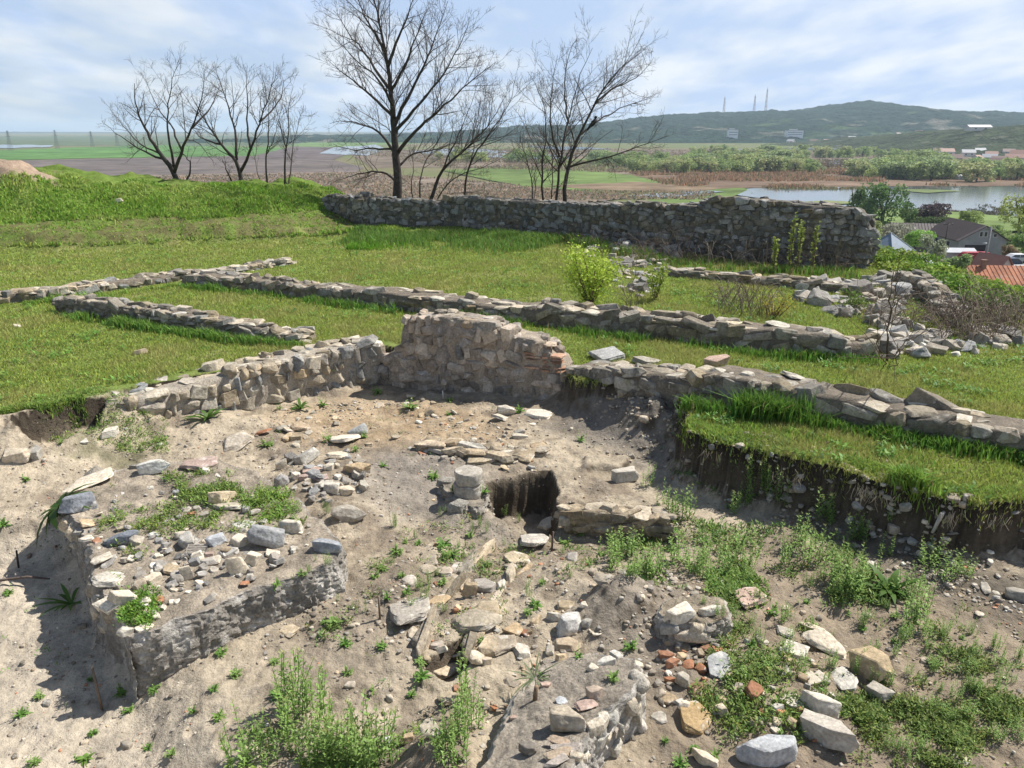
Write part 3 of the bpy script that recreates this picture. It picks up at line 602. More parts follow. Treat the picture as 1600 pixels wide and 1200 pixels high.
# ------------------------------------------------------------------ loose stones, one by one
KIND = dict(b=(.9, .70, 14, 7), s=(1.0, .17, 18, 5), o=(.85, .72, 6, 5), f=(.95, .13, 20, 4), u=(.5, 1.25, 16, 6))
_k = [0]
def loose(px, py, w, h, col, kind, label, rz=None, name=None, cat='stone', tilt=.12, group=None, lift=0, sub=None, dims=None):
    _k[0] += 1; g = np.random.default_rng(1000 + _k[0])
    b = G(px, min(py + h * .32, 1330)); dep = b[1] * CP + (CAMZ - b[2]) * SP; m = dep / F
    kd, kh, pw, ch = KIND[kind]; ww = w * m
    view = math.atan2(CAMZ - b[2], math.hypot(b[0], b[1])); hv = h * m
    # the seen height is part depth, part height
    hh = min(ww * kh * 1.2, hv / (math.cos(view) + math.sin(view) * kd / max(kh, .05) * .8)); hh = max(hh, .018); dd = max(min((hv - hh * math.cos(view)) / math.sin(view), ww * 1.5), ww * .4)
    if dims: ww, dd, hh = dims
    V, Fc = rock_shape(2000 + _k[0], 'b' if kind == 'u' else 's' if kind == 'f' else kind, 3 if w > 40 else 2 if w > 18 else 1)
    if rz is None: rz = math.atan2(-b[0], b[1]) + g.normal(0, .35)
    V = (V * np.array([ww, dd, hh]) / 2) @ rotm(rz, g.normal(0, tilt), g.normal(0, tilt)).T
    V[:, 2] -= V[:, 2].min() + hh * (.20 if kind != 'f' else .35); V[:, 2] += lift
    hd = np.array([b[0], b[1]]) / math.hypot(b[0], b[1]); o = np.array([b[0] + hd[0] * dd * .35, b[1] + hd[1] * dd * .35, b[2]])
    c = vary(col, _k[0], .08); cc = c[None] * (1 + .10 * fb3(V, 9, 3, _k[0])[:, None])
    mb = MB(); mb.add(V, Fc, cc); ob = mb.build(name or ('brick' if col is C_R else 'stone'), M_STONE); ob.data.set_sharp_from_angle(angle=R(24)); ob.location = tuple(o)
    return tag(ob, label, cat if col is not C_R else 'brick', group)
S_ = [
 (140, 756, 82, 24, C_W, 's', 'large white flat slab at the back left corner of the earth platform'),
 (124, 786, 55, 40, C_B, 'b', 'dark blue grey block on the left corner of the earth platform above the dock plant'),
 (240, 733, 55, 28, C_W, 'b', 'pale block on the back edge of the earth platform, left of the pinkish slab'),
 (312, 727, 58, 26, C_P, 's', 'pinkish mortared slab on the back edge of the earth platform'),
 (190, 842, 55, 30, C_B, 'o', 'long blue grey stone lying in the grass on the earth platform'),
 (349, 778, 46, 30, (.50, .43, .32), 'b', 'squared cream block resting on a thinner slab on the earth platform'),
 (357, 792, 50, 16, (.47, .42, .33), 's', 'thin cream slab under the squared block on the earth platform'),
 (418, 843, 60, 42, (.40, .385, .36), 'o', 'largest rounded grey boulder on the earth platform'),
 (376, 848, 32, 28, C_W, 'b', 'wedge shaped pale stone touching the left side of the largest grey boulder'),
 (454, 822, 42, 34, C_W, 'b', 'white angular stone just right of the largest grey boulder'),
 (371, 888, 35, 40, C_W, 'u', 'upright white block standing on edge near the platform front'),
 (397, 875, 27, 27, C_W, 'b', 'small white cube of stone beside the upright block'),
 (340, 846, 32, 28, (.46, .43, .39), 'o', 'round pale stone behind the grooved fragment on the platform'),
 (382, 822, 40, 17, (.48, .45, .38), 's', 'flat cream stone tucked behind the largest grey boulder'),
 (175, 907, 62, 30, C_W, 's', 'long white slab jutting over the shaded left side of the platform'),
 (193, 936, 46, 32, C_W, 'b', 'white block below the long slab on the platform left side'),
 (160, 877, 32, 20, C_W, 's', 'small pale stone on the platform left rim above the long slab'),
 (270, 894, 26, 22, C_T, 's', 'tan flat chip in the middle of the platform stones'),
 (292, 897, 20, 26, C_W, 'u', 'narrow white stone right of the tan chip on the platform'),
 (242, 906, 26, 22, C_W, 'b', 'white stone set in weeds on the platform, left of the tan chip'),
 (221, 917, 22, 22, (.42, .37, .30), 'b', 'beige lump between the two white stones on the platform left side'),
 (202, 1017, 26, 22, C_W, 'o', 'pale knob on the near tip of the platform'),
 (231, 1008, 26, 16, C_W, 's', 'flat pale chip beside the knob on the near tip of the platform'),
 (137, 819, 24, 16, C_T, 's', 'tan flat stone on the left rim behind the long blue grey stone'),
 (137, 842, 24, 13, C_W, 's', 'white sliver on the left rim below the tan flat stone'),
 (513, 856, 48, 30, (.40, .38, .35), 'o', 'weathered grey corner stone at the right tip of the platform'),
 (310, 872, 26, 18, C_W, 's', 'pale flat stone in front of the grooved fragment'),
 (330, 878, 36, 18, C_W, 's', 'whitish slab leaning behind the upright block'),
 (285, 838, 22, 16, C_W, 'b', 'small grey white stone left of the grooved fragment'),
 (425, 866, 26, 14, C_W, 's', 'thin pale slab right of the white stone cube'),
 (327, 868, 18, 15, C_P, 'b', 'small pinkish cube of stone below the grooved fragment'),
 (354, 862, 18, 18, (.46, .37, .26), 'b', 'small tan cube of stone right of the grooved fragment'),
 (300, 804, 14, 9, C_R, 's', 'orange brick chip in the platform grass near the cream block'),
 (152, 847, 15, 10, C_R, 's', 'orange brick chip left of the long blue grey stone'),
 (250, 938, 16, 13, C_R, 's', 'brown brick chip on the bare front slope of the platform'),
 (291, 936, 17, 12, C_R, 's', 'orange brick chip right of a white flake on the platform front'),
 (277, 942, 13, 11, C_W, 's', 'small white flake on the platform front slope'),
 (383, 912, 15, 10, C_R, 's', 'red brick chip below the upright white block'),
 (362, 900, 17, 9, C_W, 's', 'small white chip at the foot of the upright white block'),
 (442, 752, 25, 28, (.36, .335, .30), 'o', 'grey brown cobble at the left foot of the rubble heap'),
 (440, 727, 18, 22, C_W, 'u', 'pale stone standing on edge at the left of the rubble heap'),
 (481, 717, 45, 24, C_G, 'b', 'rough grey stone on top of the rubble heap'),
 (558, 735, 46, 26, C_T, 'b', 'large tan stone at the right end of the rubble heap'),
 (540, 688, 50, 20, C_W, 's', 'jagged white slabs behind the rubble heap'),
 (520, 763, 26, 24, C_W, 'b', 'white block at the near side of the rubble heap'),
 (541, 769, 28, 23, C_W, 'o', 'rounded cream stone beside the white block of the rubble heap'),
 (546, 803, 56, 36, (.40, .36, .30), 'o', 'big earth caked boulder below the rubble heap'),
 (527, 712, 36, 15, C_W, 's', 'flat white stone behind the large tan stone of the rubble heap'),
 (488, 736, 30, 16, C_P, 's', 'pinkish flat stone in the middle of the rubble heap'),
 (505, 748, 24, 14, C_P, 's', 'thin pink grey slab in the middle of the rubble heap'),
 (475, 747, 18, 13, C_P, 'b', 'small pink cube in the rubble heap'),
 (514, 731, 18, 15, C_W, 'b', 'small pale stone wedged in the rubble heap'),
 (510, 757, 26, 12, C_W, 's', 'pale sliver lying above the white block of the rubble heap'),
 (497, 761, 15, 11, C_G, 'b', 'smallest grey stone in the rubble heap'),
 (560, 674, 34, 22, C_G, 'b', 'grey stone half hidden by weeds behind the rubble heap'),
 (371, 697, 55, 22, (.52, .46, .37), 's', 'clean cream paving slab lying alone on the sandy floor'),
 (412, 677, 28, 10, C_R, 's', 'flat orange brick behind the lone cream paving slab'),
 (471, 669, 33, 14, (.45, .35, .24), 's', 'tan tile piece right of the flat orange brick'),
 (29, 713, 42, 30, C_W, 'b', 'white angular stone at the left edge beside a smaller grey one'),
 (55, 709, 24, 29, C_G, 'b', 'smaller grey stone against the white one at the left edge'),
 (173, 679, 32, 20, C_W, 'b', 'pale stone below the bright green patch near the pit'),
 (129, 690, 15, 12, C_W, 's', 'tiny white stone under the bright green patch'),
 (454, 990, 28, 24, (.50, .44, .34), 's', 'lone cream stone on the soil in front of the platform'),
 (792, 642, 33, 22, C_W, 'o', 'rounded white stone on two slabs near the tallest wall stub'),
 (782, 654, 27, 12, C_W, 's', 'white slab under the rounded stone near the tallest wall stub'),
 (842, 648, 46, 18, C_W, 's', 'flat white slab right of the rounded stone near the wall stub'),
 (812, 676, 18, 13, C_G, 'o', 'small grey cobble on bare soil near the dig centre'),
 (832, 663, 13, 7, C_W, 's', 'small chip between the flat white slab and the grey cobble'),
 (670, 696, 44, 16, C_T, 's', 'tan flat tile slab in line with the column stump'),
 (662, 709, 16, 8, C_R, 's', 'reddish tile chip in front of the tan tile slab'),
 (712, 705, 42, 14, C_T, 'f', 'thin stacked tan slabs between tile slab and column stump'),
 (755, 716, 52, 24, (.46, .38, .26), 'f', 'broad tan flagstone right behind the column stump'),
 (818, 712, 40, 24, (.45, .37, .26), 'f', 'broad tan flagstone behind the square pit'),
 (978, 744, 47, 30, (.49, .45, .385), 'b', 'squared cream block on the ledge by tall weeds'),
 (956, 624, 19, 8, C_T, 's', 'tan chip on the grey soil ridge by the long low wall'),
 (860, 822, 47, 17, C_W, 's', 'white slab on the near rim of the square pit'),
 (832, 848, 50, 30, (.50, .45, .37), 'f', 'white flagstone half buried in front of the square pit'),
 (808, 876, 46, 26, (.47, .40, .28), 'f', 'grooved tan flagstone in front of the white flagstone'),
 (784, 916, 20, 19, C_W, 'b', 'small white cube of stone among weeds at the dig centre'),
 (640, 964, 68, 58, (.37, .33, .275), 's', 'large smooth grey brown slab beside the thin wooden peg'),
 (744, 974, 76, 46, (.38, .335, .26), 's', 'large grey brown slab propped over a hollow'),
 (686, 942, 40, 20, C_T, 's', 'narrow tan slab between the two large grey brown slabs'),
 (734, 924, 24, 30, C_T, 'u', 'tan stone standing on edge behind the propped slab'),
 (712, 914, 50, 28, (.44, .36, .25), 'f', 'flat tan slab sunk in the soil behind the propped slab'),
 (728, 886, 36, 10, C_T, 's', 'thin long tan slab edge sticking out of the soil'),
 (774, 947, 20, 12, C_W, 's', 'white chip right behind the propped slab'),
 (888, 977, 48, 46, (.52, .50, .46), 'b', 'tall jagged white rock at the head of the plastered wall'),
 (917, 976, 22, 20, C_G, 'b', 'grey stone against the right side of the jagged white rock'),
 (872, 1005, 32, 11, C_P, 's', 'flat pinkish stone under the jagged white rock'),
 (866, 964, 28, 19, (.50, .45, .37), 'b', 'cream stone left of the jagged white rock'),
 (930, 993, 22, 14, C_W, 's', 'white chip right of the jagged white rock'),
 (888, 945, 36, 20, C_T, 'f', 'rusty tan slab piece behind the jagged white rock'),
 (838, 970, 26, 13, C_T, 'b', 'brown stone left of the cream stone by the jagged rock'),
 (696, 1046, 46, 46, (.48, .40, .29), 's', 'ribbed cream stone piece lying tilted in the hollow'),
 (716, 1022, 30, 18, (.50, .45, .37), 's', 'cream stone above the ribbed piece'),
 (746, 1032, 30, 26, C_W, 'b', 'dusty white lump right of the ribbed stone piece'),
 (806, 985, 42, 24, C_T, 'f', 'tan slab fragment right of the propped slab'),
 (784, 1012, 48, 38, (.43, .35, .25), 'f', 'sunken tan flagstone below the propped slab'),
 (885, 1130, 66, 46, (.46, .39, .29), 'b', 'large tan block on the end of the plastered wall stub'),
 (875, 1163, 44, 12, (.46, .36, .27), 's', 'thin tan slab directly under the large tan block'),
 (884, 1174, 50, 12, (.44, .36, .29), 's', 'upper of the slabs stacked at the wall stub end'),
 (872, 1184, 48, 12, (.45, .38, .30), 's', 'middle of the slabs stacked at the wall stub end'),
 (868, 1195, 44, 12, (.44, .37, .30), 's', 'lowest of the slabs stacked at the wall stub end'),
 (825, 1172, 30, 28, C_D, 'b', 'dark grey cube of stone left of the stacked slabs'),
 (929, 1085, 29, 25, (.47, .39, .32), 'b', 'pinkish block near the right rim of the plastered wall'),
 (927, 1046, 20, 19, C_W, 'b', 'small grey white cube on the plastered wall top'),
 (945, 1037, 34, 18, C_W, 'b', 'long pale stone on the plastered wall right rim'),
 (877, 1028, 20, 15, C_T, 'b', 'small tan stone in front of a round grey cobble'),
 (859, 1018, 14, 22, C_G, 'o', 'round grey cobble on the plastered wall top'),
 (916, 1103, 38, 17, C_P, 's', 'thin pinkish tile behind the large tan block'),
 (877, 1098, 18, 16, (.55, .55, .53), 's', 'bright white chip between peg and pinkish tile'),
 (802, 1124, 15, 9, C_P, 's', 'small pinkish chip left of the large tan block'),
 (853, 1072, 18, 13, C_P, 'b', 'small pinkish stone by the grassy tuft on the wall stub'),
 (638, 1155, 22, 20, C_T, 'b', 'tan cube of stone in the weeds near the bottom edge'),
 (675, 1142, 36, 30, (.42, .35, .25), 's', 'tan slab right of the cube in the weeds near the bottom edge'),
 (706, 1092, 46, 26, (.42, .35, .25), 'f', 'sunken tan slab below the ribbed stone piece'),
 (1356, 1044, 66, 62, (.48, .385, .25), 'b', 'biggest smooth tan boulder on the right of the stone ring'),
 (1371, 1086, 44, 36, C_G, 'b', 'dark grey base stone under the biggest tan boulder'),
 (1268, 984, 42, 22, C_W, 'b', 'pale stone at the back of the stone ring'),
 (1288, 1008, 70, 32, C_W, 's', 'long white slab at the back of the stone ring'),
 (1242, 1018, 40, 26, C_W, 's', 'white flat stone left of the long slab in the stone ring'),
 (1226, 991, 32, 16, C_W, 's', 'small pale stone at the back left of the stone ring'),
 (1122, 1040, 40, 54, (.42, .42, .40), 's', 'smooth grey slab leaning at the left of the stone ring'),
 (1110, 1002, 48, 16, (.42, .25, .16), 's', 'thick flat brick at the back left of the stone ring'),
 (1108, 1014, 34, 12, C_R, 's', 'red brick under the thick flat brick'),
 (1122, 1018, 24, 14, C_R, 's', 'small red brick right under the thick flat brick'),
 (1186, 1004, 14, 26, C_P, 'u', 'thin pinkish stone standing on edge by the stone ring'),
 (1040, 1025, 28, 18, C_R, 'b', 'dark red brick lump in the soil beside the plastered wall'),
 (1050, 1037, 26, 18, C_R, 'b', 'bright red brick lump in front of the dark one'),
 (1068, 1068, 25, 28, C_G, 'b', 'grey stone cube beside brown shards left of the stone ring'),
 (1046, 1064, 20, 16, C_R, 'b', 'small red brick left of the grey stone cube'),
 (1086, 1080, 26, 22, (.30, .20, .12), 's', 'dark brown shard right of the grey stone cube'),
 (1040, 1096, 36, 18, C_T, 's', 'pale tan stone above the brown slab at the bottom right'),
 (1084, 1128, 52, 50, (.40, .285, .15), 's', 'warm brown flat slab lying left of the big white blocks'),
 (1030, 1122, 28, 20, C_G, 's', 'grey stone left of the warm brown slab'),
 (1316, 1066, 42, 38, C_W, 's', 'pale jagged stone left of the biggest tan boulder'),
 (1278, 1104, 60, 48, C_W, 'b', 'white rounded block on top of the big angular one'),
 (1236, 1098, 44, 30, C_W, 's', 'long white stone leaning left of the white rounded block'),
 (1212, 1112, 24, 24, C_W, 'b', 'small white stone at the left end of the leaning one'),
 (1190, 1086, 28, 15, C_W, 's', 'pale flat stone half in grass above the big white block'),
 (1292, 1152, 96, 58, (.50, .48, .44), 'b', 'big white angular block at the near side of the stone ring'),
 (1196, 1176, 100, 60, (.50, .475, .435), 'b', 'big white squared block at the bottom edge'),
 (1100, 1190, 46, 24, C_W, 'b', 'white stone at the bottom edge left of the big squared block'),
 (1366, 888, 28, 14, C_W, 's', 'white flat stone by a short dark peg on the weedy slope'),
 (1354, 960, 14, 10, C_W, 's', 'tiny pale stone among weeds on the right slope'),
 (1498, 1188, 26, 20, C_W, 's', 'white stone in the grass near the bottom right corner'),
 (1528, 962, 14, 10, C_W, 's', 'tiny white stone on the brown soil at the right'),
 (1108, 955, 38, 22, C_W, 'b', 'white block set in the masonry stump right side'),
 (1060, 962, 50, 34, C_W, 'b', 'large pale block forming the front of the masonry stump'),
 (1170, 938, 62, 30, C_P, 's', 'tilted slab leaning right of the masonry stump'),
 (1124, 908, 13, 11, C_W, 's', 'tiny pale stone above the masonry stump'),
 (1480, 671, 58, 42, (.40, .325, .31), 'o', 'rough pinkish purple boulder in front of the long low wall'),
 (388, 436, 20, 11, C_W, 'o', 'rounded white stone on the court wall by the back lawn'),
 (476, 517, 34, 17, (.40, .37, .32), 'o', 'rounded boulder ending the narrow low wall'),
 (219, 551, 25, 11, (.46, .36, .24), 'b', 'single tan stone on the left lawn'),
 (28, 510, 14, 6, C_W, 's', 'small white stone on the left lawn edge'),
 (288, 444, 10, 5, C_W, 's', 'tiny white stone in the grass court corner'),
 (186, 314, 12, 6, C_W, 'b', 'white stone on the green bank'),
 (950, 558, 48, 24, (.44, .42, .38), 's', 'flat grey white stone lying on the lawn behind the long low wall'),
 (1010, 566, 46, 18, (.40, .37, .31), 's', 'broad grey stone behind the left part of the long low wall'),
 (1119, 566, 42, 25, C_P, 'b', 'pinkish white rock sitting on the long low wall'),
]
for a in S_:
    px, py, w, h, c, k, lab = a
    ob = loose(px, py, w, h, c, k, lab, name='slab' if k in 'sf' and c is not C_R and w > 30 else None)
# a grooved moulding and the column stump
def moulding():
    b = G(308, 866); mb = MB(); n = 60; prof = []
    for k in range(n):
        a = k / (n - 1); prof.append((-.055 + .11 * a, .05 + .012 * math.cos(a * math.pi * 6)))
    prof += [(.055, 0), (-.055, 0)]; m = len(prof); V = []
    for x in np.linspace(-.085, .085, 12):
        for y, z in prof: V.append((x, y, z))
    V = np.array(V); V[:, 2] += .004 * vn3(V * 40, 3); i = np.arange(11)[:, None] * m; j = np.arange(m)[None]; j2 = (j + 1) % m
    e = np.arange(m)[None]
    mb.add(V, [np.stack([i + j, i + j2, i + m + j2, i + m + j], -1).reshape(-1, 4), e, e[:, ::-1] + 11 * m], (.46, .42, .36))
    o = mb.build('moulding_fragment', M_STONE); o.location = tuple(b); o.rotation_euler = (.1, .1, .2)
    tag(o, 'grooved marble moulding fragment among the platform stones', 'stone')
moulding()
def column():
    b = G(731, 770); r = 22.5 * (b[1] * CP + (CAMZ - b[2]) * SP) / F
    root = empty('column_stump', b, 'round worn stone column stump of two drums at the dig centre', 'column')
    for k, (z0, z1, sc) in enumerate(((-.04, .13, 1.0), (.125, .285, .96))):
        th = np.linspace(0, 2 * math.pi, 64, endpoint=False); V = []; prof = [(0, .0), (.90, 0), (1, .12), (1.02, .5), (1, .85), (.93, .98), (.8, 1.0), (.5, 1.01), (0.02, 1.0)]
        pr = np.array(prof); q = np.linspace(0, 1, 40); qs = np.linspace(0, 1, len(pr)); rr = np.interp(q, qs, pr[:, 0]); zz = np.interp(q, qs, pr[:, 1])
        for a, c in zip(rr, zz): V.append(np.stack([a * r * sc * np.cos(th), a * r * sc * np.sin(th) * .95, z0 + (z1 - z0) * c + 0 * th], 1))
        V = np.concatenate(V); V += (.018 * fb3(V + k * 3, 7, 4, 5 + k))[:, None] * np.array([1, 1, .5]); i = np.arange(39)[:, None] * 64; j = np.arange(64)[None]; j2 = (j + 1) % 64
        mb = MB(); mb.add(V + np.array([.012 * k, 0, 0]), np.stack([i + j, i + j2, i + 64 + j2, i + 64 + j], -1).reshape(-1, 4), (.45, .41, .345) if k else (.37, .335, .28)); mb.build('drum', M_STONE, root)
column()

# heaps of smaller stones, still one object each, sharing a few shapes
ROCKM = []
for k in range(14):
    mb = MB(); V, Fc = LIB[k]; mb.add(V * .5, Fc, vary([C_W, C_G, (.40, .37, .32), (.36, .33, .285), (.30, .28, .25)][k % 5], k)); o = mb.build('stone', M_WALLST, None, False); ROCKM.append(o.data); bpy.data.objects.remove(o)
RUB = MB()
def scatter_stones(poly_px, n, size, label, group, flat=.6, seed=0, things=40, top=False, cols=(C_W, C_G, (.40, .37, .32), (.36, .33, .285), (.30, .28, .25))):
    g = np.random.default_rng(seed); pp = np.array(poly_px, float); lo, hi = pp.min(0), pp.max(0); L_ = []
    while len(L_) < n:
        px, py = g.uniform(lo, hi)
        if sdp(np.array([px]), np.array([py]), pp)[0] > 0: continue
        s_ = size * g.choice([.6, .8, 1, 1.3, 1.7], p=[.25, .3, .25, .14, .06]); L_.append((s_, px, py))
    L_.sort(reverse=True)
    for k, (s_, px, py) in enumerate(L_):
        b = G(px, py, top); h = s_ * (g.uniform(.2, .4) if g.random() < flat else g.uniform(.5, .85)); d = (s_ * g.uniform(.8, 1.3), s_ * g.uniform(.7, 1.1), h); ro = (g.normal(0, .22), g.normal(0, .22), g.uniform(0, 6.3))
        if k < things:
            o = bpy.data.objects.new('stone', ROCKM[g.integers(len(ROCKM))]); COL.objects.link(o); o.location = (b[0], b[1], b[2] + h * .28)
            o.scale = d; o.rotation_euler = ro; tag(o, label, 'stone', group)
        else:
            put_rock(RUB, (b[0], b[1], b[2] + h * .28), d, ro[2], ro[0], ro[1], vary(cols[g.integers(len(cols))], int(g.integers(1e6)), .14))
T_ = (C_T, C_W, (.42, .35, .26), (.38, .30, .20), C_G, C_R)
scatter_stones([(885, 392), (960, 378), (1060, 392), (1060, 415), (1000, 470), (965, 450), (940, 410)], 130, .24, 'grey rubble stone fallen in front of the dark enclosure wall', 'stones fallen before the enclosure wall', seed=1, things=40)
scatter_stones([(1240, 440), (1400, 425), (1440, 470), (1400, 520), (1330, 500), (1250, 470)], 130, .30, 'grey rubble stone in the collapsed heap by the enclosure wall end', 'stones of the collapsed corner', seed=2, things=40)
scatter_stones([(1350, 520), (1440, 500), (1560, 510), (1600, 540), (1480, 560), (1390, 560)], 110, .26, 'pale boulder in the tumbled row beside the bare sapling', 'tumbled stones beside the sapling', flat=.4, seed=3, things=40)
scatter_stones([(430, 715), (560, 700), (570, 770), (500, 790), (430, 770)], 60, .09, 'small pale stone packed in the rubble heap', 'small stones of the rubble heap', seed=4, things=12)
scatter_stones([(120, 775), (235, 742), (345, 735), (480, 815), (500, 855), (240, 985), (165, 900)], 150, .07, 'x', 'x', seed=6, things=0, top=True)
scatter_stones([(200, 850), (400, 840), (440, 880), (300, 930), (220, 960)], 60, .09, 'x', 'x', seed=16, things=0, top=True)
scatter_stones([(1030, 1000), (1200, 1000), (1320, 1080), (1240, 1160), (1090, 1120), (1030, 1090)], 90, .075, 'x', 'x', seed=7, things=0, cols=T_)
scatter_stones([(600, 900), (900, 880), (960, 1000), (800, 1110), (660, 1130)], 40, .06, 'x', 'x', seed=8, things=0, cols=T_)
scatter_stones([(620, 690), (800, 690), (880, 740), (700, 730)], 26, .10, 'x', 'x', seed=10, things=0, cols=T_, flat=1)
scatter_stones([(420, 640), (620, 615), (800, 660), (900, 720), (760, 740), (600, 700), (440, 700)], 60, .12, 'x', 'x', seed=11, things=0, cols=((.44, .36, .25), (.42, .35, .26), (.47, .42, .33)), flat=1)
scatter_stones([(600, 890), (860, 850), (960, 900), (900, 1010), (780, 1090), (640, 1060)], 16, .20, 'x', 'x', seed=12, things=0, cols=((.44, .36, .25), (.40, .34, .26), (.46, .41, .33), (.36, .32, .27)), flat=1)
scatter_stones([(1180, 790), (1350, 850), (1600, 960), (1600, 880), (1400, 800), (1150, 700)], 50, .08, 'x', 'x', seed=13, things=0, flat=.5)
scatter_stones([(1000, 700), (1150, 690), (1350, 745), (1600, 800), (1600, 860), (1350, 800), (1130, 740)], 16, .08, 'x', 'x', seed=14, things=0, flat=.5, cols=((.30, .26, .21), (.36, .32, .26)))
tag(RUB.build('rubble', M_STONE, None, False), 'small rubble, shards and tile pieces strewn over the dig', None, None, 'stuff')

# gravel and crumbs: nobody could count it
def pebbles(name, polys, sizes, seed, cols, label):
    g = np.random.default_rng(seed); mb = MB(); RNGp = g
    for (poly, n), sz in zip(polys, sizes):
        pp = np.array(PXY(poly, .05)); lo, hi = pp.min(0), pp.max(0); q = g.uniform(lo, hi, (n * 4, 2)); q = q[sdp(q[:, 0], q[:, 1], pp) < 0][:n]
        q = q[fb2(q[:, 0], q[:, 1], 2.2, 3, 71) + g.normal(0, .25, len(q)) > -.05]; z = ground(q[:, 0], q[:, 1])
        for (x, y), zz in zip(q, z):
            s = sz * g.lognormal(0, .45); V, Fc = LIBS[g.integers(16)]
            mb.add((V * s / 2 * np.array([1, g.uniform(.6, 1), g.uniform(.3, .7)])) @ rotm(g.uniform(0, 6.3), g.normal(0, .2), 0).T + (x, y, zz + s * .1), Fc, vary(cols[g.integers(len(cols))], int(g.integers(1e6)), .2))
    return tag(mb.build(name, M_STONE), label, None, None, 'stuff')
pebbles('gravel', [([(0, 700), (590, 610), (1000, 640), (1350, 760), (1600, 900), (1600, 1230), (0, 1230)], 5200), ([(600, 870), (1000, 860), (1050, 1100), (700, 1150)], 600), ([(430, 640), (600, 610), (780, 650), (820, 720), (620, 720)], 420), ([(1150, 780), (1600, 900), (1600, 990), (1350, 880)], 500)],
        [.015, .02, .03, .022], 9, [C_W, C_T, C_G, (.36, .31, .24), C_R, (.38, .33, .27)], 'gravel, tile crumbs and clods over the dug soil')
#@@VEG
pebbles('soil_clods', [([(0, 700), (590, 610), (1000, 640), (1350, 760), (1600, 900), (1600, 1230), (0, 1230)], 5200), ([(900, 640), (1060, 670), (1100, 760), (960, 720)], 350), ([(920, 890), (1060, 880), (1130, 1000), (1040, 1100), (930, 1010)], 500), ([(1060, 720), (1200, 740), (1600, 900), (1600, 960), (1380, 880)], 700), ([(440, 930), (640, 930), (620, 1080), (440, 1060)], 350)],
        [.024, .04, .04, .04, .03], 19, [(.36, .31, .245), (.30, .26, .205), (.26, .22, .175), (.40, .35, .28)], 'crumbly clods of dug earth')
# ------------------------------------------------------------------ grass
_wf = [(c[::7] if len(c) > 14 else c, h) for c, h in WALL_FOOT]
def clear_of_walls(x, y, m=0.):
    k = np.ones(len(x), bool)
    for c, h in _wf:
        b = (x > c[:, 0].min() - 1) & (x < c[:, 0].max() + 1) & (y > c[:, 1].min() - 1) & (y < c[:, 1].max() + 1) & k
        i = np.where(b)[0]
        if len(i): k[i] = sdl(x[i], y[i], c) > h + m
    return k
def blades(mb, p, h, w, col, lean=.35, tall=False, seed=0):
    g = np.random.default_rng(seed); n = len(p); a = g.uniform(0, 6.3, n); s = np.stack([np.cos(a), np.sin(a), 0 * a], 1) * (w / 2)[:, None]
    b = g.uniform(0, 6.3, n); l = np.stack([np.cos(b), np.sin(b), 0 * b], 1) * (h * np.abs(g.normal(0, lean, n)))[:, None]; up = np.stack([0 * h, 0 * h, h], 1)
    col = np.asarray(col)
    if not tall:
        V = np.stack([p - s, p + s, p + up + l], 1).reshape(-1, 3); Fq = np.arange(3 * n).reshape(n, 3); C = np.repeat(col, 3, 0)
        mb.add(V, Fq, C)
    else:
        m = p + up * .58 + l * .3; V = np.stack([p - s, p + s, m - s * .75, m + s * .75, p + up * .95 + l * 1.15], 1).reshape(-1, 3); o = np.arange(n)[:, None] * 5
        mb.add(V, [o + np.array([[0, 1, 3, 2]]), o + np.array([[2, 3, 4]])], np.repeat(col, 5, 0))
def gcol(n, g, base, var=.22, dry=.0, drycol=(.24, .21, .09)):
    c = np.array(base)[None] * (1 + g.normal(0, var, (n, 1))) * (1 + g.normal(0, .10, (n, 1)) * np.array([[1, 0, -.5]]))
    d = g.random(n) < dry; c[d] = np.array(drycol) * (1 + g.normal(0, .2, (d.sum(), 1))); return np.clip(c, .005, .6)
def polar(n, r0, r1, a0, a1, g): r = np.exp(g.uniform(math.log(r0), math.log(r1), n)); a = g.uniform(R(a0), R(a1), n); return r * np.sin(a), r * np.cos(a)
g = np.random.default_rng(21)
x, y = polar(1330000, 6.2, 33, -45, 45, g)
s_ = edge_s(x, y); k = (s_ > -.035) & (sdp(x, y, EDGE) < 2.0); x, y = x[k], y[k]
x, y = (lambda m: (x[m], y[m]))(clear_of_walls(x, y, -.02))
bk_ = bank(x, y); z = ground(x, y); n1 = fb2(x, y, 1.1, 3, 81); n2 = fb2(x, y, 5, 3, 82)
low = bk_ < .10
keep = low & (g.random(len(x)) < .62 + .45 * n2); mb = MB(); p = np.stack([x, y, z - .005], 1)[keep]; h = (.035 + .03 * g.random(keep.sum())) * (1 + .7 * np.clip(n1[keep], -.4, .8)) * np.clip(.72 + .02 * np.hypot(p[:, 0], p[:, 1]), .8, 1.15)
c = gcol(len(p), g, (.34, .42, .09), dry=.15); dryz = sst(.0, .45, n1[keep])[:, None] * .55; c = c * (1 - dryz) + np.array((.44, .41, .16)) * (1 + .2 * g.normal(0, 1, (len(p), 1))) * dryz; c = np.clip(c, .01, .6)
blades(mb, p, h, .006 + .0009 * np.hypot(p[:, 0], p[:, 1]), c, .55, seed=1)
tag(mb.build('lawn_grass', M_GRASS), 'short sunlit grass of the lawns', None, None, 'stuff')
